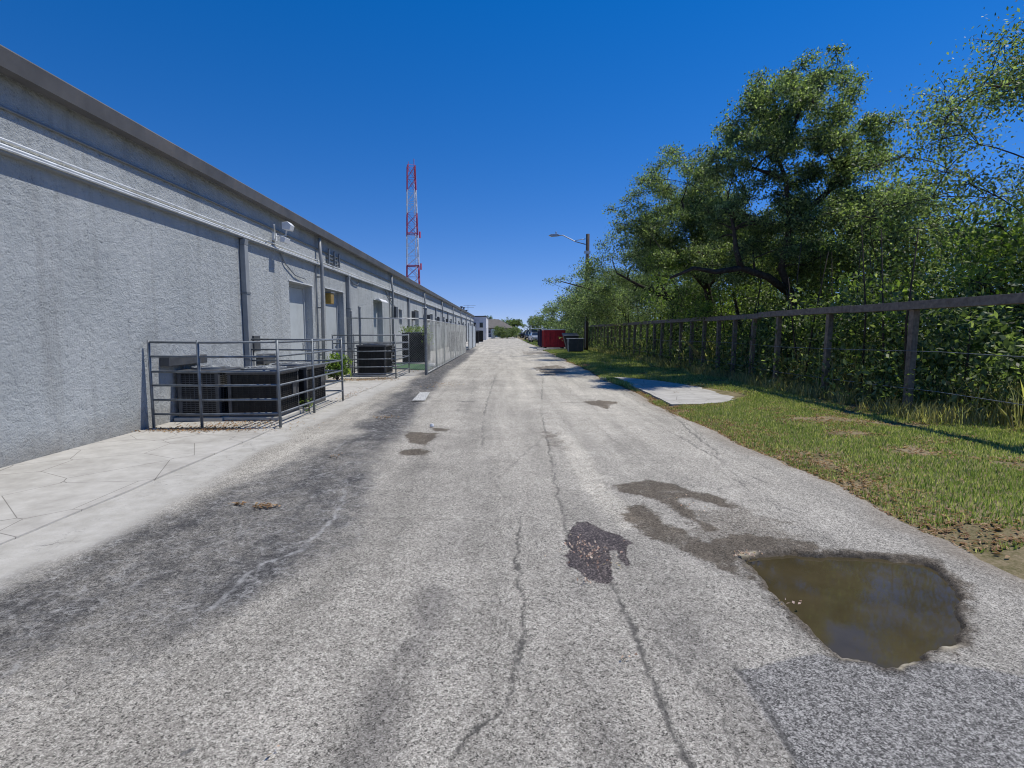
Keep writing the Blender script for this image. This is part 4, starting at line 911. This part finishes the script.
# 5.. row running away
def blobtree(label, x, y, h, rad, leaf='oak', n=34, size=.16, dens=30, low=.25, cat='tree', name='oak_tree', group='trees along the far lane', r=(.9, 1.5), trad=.22):
    cl = []
    for _ in range(n):
        a = random.uniform(0, 2*math.pi); q = math.sqrt(random.random()); z = h*(low+(1-low)*random.random()**.8)
        k = rad*q*math.sqrt(max(.08, 1-((z/h-.5)/.62)**2)); cl.append((x+k*math.cos(a), y+k*math.sin(a), z-.4, random.uniform(*r)))
    return tree(label, [(x, y, -.05), (x+.1, y, h*.22), (x-.1, y+.1, h*.5), (x, y, h*.75)], [], cl, leaf, size, dens, 11, .22, group, name, cat, trad)
blobtree('rounded oak just past the wooden pole behind the dumpsters', 9.4, 45, 6.6, 4.3, n=44, low=.12, size=.15)
blobtree('oak overhanging the red dumpster', 9.6, 54, 6.4, 4.9, n=44, low=.12, size=.17, dens=28)
blobtree('dark oak behind the parked cars', 10.6, 68, 6.4, 5.2, n=40, low=.1, size=.2, dens=24)
blobtree('last oak of the row, over the farther parked cars', 11.6, 85, 6.4, 6.0, n=40, low=.1, size=.24, dens=20)
blobtree('dense tree just left of the crossing at the lane end, by the pickup', 15, 108, 6.8, 7, n=40, low=.08, size=.3, dens=16, r=(1.3, 2.0))
# deep background trees right
blobtree('tree deep in the woods behind the largest oak', 15.5, 20, 7.0, 4.2, n=46, low=.05, size=.16, dens=26, group='trees deep in the woods')
blobtree('tree deep in the woods behind the loose crowned oak', 14.5, 29, 7.4, 4.5, n=46, low=.05, size=.17, dens=26, group='trees deep in the woods')
blobtree('tree deep in the woods behind the wooden pole', 14.5, 40, 7.2, 4.8, n=46, low=.05, size=.18, dens=24, group='trees deep in the woods')
blobtree('full oak at the right edge of the woods, nearest the camera', 12.6, 12.2, 8.6, 3.9, n=120, low=.12, size=.085, dens=75, group='trees behind the timber fence', r=(.5, .95))
blobtree('short lime toned tree at the right edge of the woods', 11.2, 11.0, 4.2, 2.4, 'lime', n=40, low=.08, size=.12, dens=40, group='trees deep in the woods', r=(.6, 1.1))
blobtree('tree behind the leaning trunk of the largest oak', 12.6, 19, 5.6, 2.8, n=44, low=.05, size=.13, dens=40, group='trees deep in the woods', r=(.6, 1.1))
blobtree('tree deep in the woods, beyond the lime green young tree', 12.4, 25, 6.0, 3.0, n=44, low=.05, size=.14, dens=36, group='trees deep in the woods', r=(.6, 1.2))
blobtree('tree deep in the woods behind the parked cars', 17, 56, 7.0, 5.5, n=40, low=.05, size=.22, dens=20, group='trees deep in the woods', r=(1.2, 1.8))
# far trees
for i, (x, y, h, rr, lb_) in enumerate([(-5.5, 168, 6.2, 2.4, 'small tree poking above the ridge of the brown roof'), (3.2, 175, 5.8, 5, 'far tree directly behind the hedge'), (12, 172, 6.2, 6, 'far tree behind the pickups at the lane end'),
                         (-16, 180, 6, 5, 'far tree hidden behind the grey warehouse end'), (24, 165, 7, 7, 'far broad tree right of the pickups')]):
    blobtree(lb_, x, y, h, rr, n=30, size=.4, dens=9, low=.15, group='far trees past the lane end', r=(1.2, 2.1), name='far_tree')
# hedge
hg = []
for _ in range(60): hg.append((random.uniform(-1.8, 3.7), random.uniform(122, 126), random.uniform(.4, 2.5), random.uniform(.5, .9)))
tree('clipped green hedge closing the end of the lane', [(1, 124, -.05), (1, 124, .6), (1, 124, 1.2)], [], hg, 'under', .22, 26, 9, .2, None, 'hedge', 'hedge', .1)

# undergrowth behind and under the fence: one mass nobody could count
cent = []
def scatter(n, x0, x1, y0, y1, z0, z1, pw=1.0):
    x = rng.uniform(x0, x1, n); y = rng.uniform(y0, y1, n); hz = z0+(z1-z0)*rng.random(n)**pw
    k = fbm(x*.7, y*.7, 3, 50); hz *= .35+1.2*k; return np.stack([x, y, hz], -1)
u1 = np.concatenate([scatter(2600, 7.5, 9.5, 8, 22, .05, 1.9), scatter(2600, 7.6, 10.5, 22, 46, .05, 2.6), scatter(3400, 9.0, 13, 7, 30, .1, 3.4), scatter(1600, 10, 14, 30, 60, .1, 3.2), scatter(1200, 7.6, 12, 46, 90, .1, 2.8)])
u1 = np.concatenate([u1, scatter(700, 6.85, 7.5, 9, 46, .03, .9), scatter(260, 6.95, 7.4, 12, 46, .9, 2.3)])
V1, F1 = leaves(u1, 11, .17, .115, ar=.5)
tag(np_mesh('undergrowth', V1, F1, M['under']), 'tangled dark green undergrowth filling the space behind the timber fence', 'undergrowth', kind='stuff')
u2 = np.concatenate([scatter(420, 7.3, 8.6, 10, 30, .3, 2.2), scatter(260, 8.5, 11, 12, 34, 1.2, 3.6)])  # sunlit leaves put into the brush as a brighter leaf colour
V2, F2 = leaves(u2, 10, .14, .13, ar=.42)
tag(np_mesh('sunlit_tone_undergrowth', V2, F2, M['lime']), 'brush leaves behind the timber fence, coloured bright lime as sunlit ones', 'undergrowth', kind='stuff')
# thin saplings in the brush
sb = MB()
for _ in range(110):
    x, y = random.uniform(7.4, 11), random.uniform(9, 46); h = random.uniform(1.6, 4.2); dx, dy = random.uniform(-.5, .5), random.uniform(-.5, .5)
    sb.tube([(x, y, 0), (x+dx*.5+random.uniform(-.1, .1), y+dy*.5, h*.5), (x+dx, y+dy, h)], [.028, .02, .008], 5)
tag(sb.build('sapling_stems', M['bark'], smooth=True), 'thin dark saplings and bare stems crowding behind the fence', 'saplings', kind='stuff')

# grass
def blades(x, y, z, h, wd, lean=.5):
    k = len(x); a = rng.uniform(0, 2*np.pi, k); b_ = rng.uniform(0, 2*np.pi, k); ln = h*lean*rng.random(k)
    bx, by = np.cos(a)*wd/2, np.sin(a)*wd/2; tx, ty_ = np.cos(b_)*ln, np.sin(b_)*ln
    V = np.stack([np.stack([x-bx, y-by, z], -1), np.stack([x+bx, y+by, z], -1), np.stack([x+tx*.35+bx*.8, y+ty_*.35+by*.8, z+h*.6], -1), np.stack([x+tx, y+ty_, z+h], -1), np.stack([x+tx*.35-bx*.8, y+ty_*.35-by*.8, z+h*.6], -1)], 1)
    return V.reshape(-1, 3), np.arange(k*5).reshape(k, 5)
def in_slab(x, y): return sdist(x, y, slab) < .02
def grassfield(n, x0, x1, y0, y1, h, wd, thr=.34):
    x = rng.uniform(x0, x1, n); y = rng.uniform(y0, y1, n)
    e = x-edge_right(y); dn = fbm(x*1.6, y*1.6, 4, 60)
    keep = (e > .02) & (dn > thr+.22*np.clip(.6-e, 0, 1)) & ~in_slab(x, y) & ~((x > 2.9) & (x < 9) & (y > 44.4) & (y < 53)); x = x[keep]; y = y[keep]; dn = dn[keep]
    return blades(x, y, verge_z(x, y)-.01, h*rng.uniform(.4, 1.3, len(x))*(.6+.9*(dn-.3)), wd*rng.uniform(.7, 1.3, len(x)))
parts = [grassfield(120000, 3.1, 8.0, 3.5, 12, .06, .009), grassfield(80000, 3.1, 8.0, 12, 22, .075, .014), grassfield(60000, 3.2, 9, 22, 45, .13, .028), grassfield(25000, 3.4, 9, 53, 100, .15, .06), grassfield(25000, 8, 13, 3, 14, .1, .012)]
Vg, Fg = joinq(parts); tag(np_mesh('grass', Vg, Fg, M['grass']), 'patchy green and straw coloured grass on the verge', 'grass', kind='stuff')
def weeds(n, x0, x1, y0, y1, h, wd):
    x = rng.uniform(x0, x1, n); y = rng.uniform(y0, y1, n); k = fbm(x*1.2, y*1.2, 3, 70) > .42; k &= ~in_slab(x, y); x = x[k]; y = y[k]
    return blades(x, y, verge_z(x, y)-.01, h*rng.uniform(.35, 1.2, len(x)), wd*rng.uniform(.7, 1.3, len(x)), .7)
Vw, Fw = joinq([weeds(7000, 6.6, 7.6, 8, 20, .30, .012), weeds(7000, 6.5, 7.7, 20, 45, .34, .022), weeds(4000, 7.5, 9, 6, 20, .7, .018), weeds(1500, 7.1, 8.2, 10, 40, 1.2, .02)])
tag(np_mesh('tall_weeds', Vw, Fw, M['straw']), 'tall dry weeds and stalks growing up through the timber fence', 'weeds', kind='stuff')
# strip of grass in slab joint
gx_, gy_ = G(612, 381); k = 2600; t_ = rng.random(k); ax, ay = G(606, 378); bx_, by_ = G(626, 386); x = ax+(bx_-ax)*t_+rng.normal(0, .09, k); y = ay+(by_-ay)*t_+rng.normal(0, .25, k)
Vj, Fj = blades(x, y, x*0+.02, .07*rng.uniform(.4, 1.3, k), .012*rng.uniform(.7, 1.3, k)); tag(np_mesh('joint_grass', Vj, Fj, M['grass']), 'tuft of grass in the joint between lane and concrete slab', 'grass', kind='stuff')

# leaf litter
def litter(spots, size, m, name, label, zf=lambda x, y: x*0+.02):
    xs, ys_ = [], []
    for x, y, sx, sy, n in spots: xs.append(rng.normal(x, sx, n)); ys_.append(rng.normal(y, sy, n))
    x = np.concatenate(xs); y = np.concatenate(ys_); z = zf(x, y); k = len(x)
    a = rng.uniform(0, 2*np.pi, k); L = size*rng.uniform(.5, 1.4, k); W = L*.45; c, s_ = np.cos(a), np.sin(a)
    zz = lambda: z+rng.uniform(.003, .02, k)
    V = np.stack([np.stack([x-c*L/2, y-s_*L/2, zz()], -1), np.stack([x-s_*W/2, y+c*W/2, zz()], -1), np.stack([x+c*L/2, y+s_*L/2, zz()], -1), np.stack([x+s_*W/2, y-c*W/2, zz()], -1)], 1).reshape(-1, 3)
    tag(np_mesh(name, V, np.arange(k*4).reshape(k, 4), M[m]), label, 'leaf litter', kind='stuff')
g = G
litter([(-4.6, 8.1, .5, .12, 900), (-4.2, 8.6, .4, .25, 400), (-4.6, 16.6, .5, .25, 900), (-3.9, 16.9, .35, .3, 500), (-3.8, 20.3, .5, .4, 300), (-3.6, 12.5, .1, .8, 120), (-5.1, 12.6, .2, .6, 300), (*g(265, 507), .07, .03, 60), (*g(238, 505), .04, .02, 18), (*g(385, 418), .10, .10, 50), (*g(335, 457), .04, .06, 16), (*g(440, 385), .25, .5, 150)], .038, 'litter', 'leaf_litter', 'brown dead leaves drifted by the cages and along the dark strip', lambda x, y: np.where(x < -3.5, .022, .006))
litter([(*g(588, 553), .09, .10, 60), (*g(600, 565), .08, .08, 26), (*g(580, 545), .07, .08, 26), (*g(587, 583), .02, .02, 14), (*g(633, 662), .03, .03, 5), (*g(745, 556), .05, .02, 40), (*g(790, 606), .04, .02, 8), (*g(276, 753), .01, .01, 3), (*g(690, 510), .12, .2, 20)], .021, 'petal', 'fallen_leaves', 'small pinkish dead leaves lying on the dark wet stain', lambda x, y: x*0+.008)
k = 9000; y = rng.uniform(3.5, 30, k); x = edge_right(y)+np.abs(rng.normal(0, .35, k))-.06; n_ = []
z = verge_z(x, y)+.012; a = rng.uniform(0, 6.28, k); L = .045*rng.uniform(.4, 1.4, k); c, s_ = np.cos(a), np.sin(a); W = L*.4
V = np.stack([np.stack([x-c*L/2, y-s_*L/2, z], -1), np.stack([x-s_*W/2, y+c*W/2, z+.012], -1), np.stack([x+c*L/2, y+s_*L/2, z+.004], -1), np.stack([x+s_*W/2, y-c*W/2, z+.01], -1)], 1).reshape(-1, 3)
tag(np_mesh('verge_litter', V, np.arange(k*4).reshape(k, 4), M['litter']), 'dead brown leaves along the right edge of the lane', 'leaf litter', kind='stuff')

k = 34000; x = rng.uniform(3.3, 8.5, k); y = rng.uniform(3.2, 24, k); kk = (x > edge_right(y)) & ~in_slab(x, y) & (fbm(x*1.6, y*1.6, 4, 60) < .52); x, y = x[kk], y[kk]; k = len(x)
z = verge_z(x, y)+.01; a = rng.uniform(0, 6.28, k); L = .05*rng.uniform(.4, 1.4, k); c, s_ = np.cos(a), np.sin(a); W = L*.45
V = np.stack([np.stack([x-c*L/2, y-s_*L/2, z], -1), np.stack([x-s_*W/2, y+c*W/2, z+.014], -1), np.stack([x+c*L/2, y+s_*L/2, z+.006], -1), np.stack([x+s_*W/2, y-c*W/2, z+.01], -1)], 1).reshape(-1, 3)
tag(np_mesh('grass_litter', V, np.arange(k*4).reshape(k, 4), M['litter']), 'dead leaves scattered over bare spots in the verge grass', 'leaf litter', kind='stuff')
# plants by the wall
def plant(label, x, y, h, w_, leaf='lime', n=60, size=.14):
    t_ = tag(empty('wall_plant', (x, y, .018)), label, 'plant'); st = MB(); cs = []
    for _ in range(n):
        a = random.uniform(0, 6.28); r = w_*math.sqrt(random.random())*.6; z = h*random.uniform(.25, 1)*(1-.35*r/w_); p = (r*math.cos(a), r*math.sin(a), z); cs.append(p)
        if random.random() < .35: st.tube([(0, 0, 0), (p[0]*.4, p[1]*.4, z*.6), p], [.01, .008, .004], 4, False)
    st.build('stems', M['bark'], t_); V_, F_ = leaves(np.array(cs), 9, .07, size, ar=.35); np_mesh('foliage', V_, F_, M[leaf], t_)
plant('bright green leafy plant at the wall base before the second cage', -5.0, 16.1, .85, .55, n=90)
plant('small green weed inside the near cage between condenser and rail', -3.62, 9.9, .38, .10, n=4, size=.07)
plant('low weed at the wall foot behind the near cage', -5.05, 12.7, .35, .4, n=30)
vi = fill = [(-4.2+random.uniform(-.6, .6), 25.8+random.uniform(-.6, .6), 1.5+random.uniform(-.05, .22)) for _ in range(70)]+[(-3.6+random.uniform(-.1, .12), 25.4+random.uniform(-.4, .7), random.uniform(.9, 1.6)) for _ in range(30)]
V_, F_ = leaves(np.array(vi), 9, .09, .1); tag(np_mesh('vine', V_, F_, M['lime']), 'green vine sprawling over the top of the big black condenser', 'vine', kind='stuff')
tag(MB().lathe([(.001, .004), (.03, .004), (.034, .02), (.026, .05), (.001, .052)], *G(432, 427), 10).build('crushed_cup', M['white']), 'tiny white crushed cup lying on the lane beside an oil stain', 'cup')
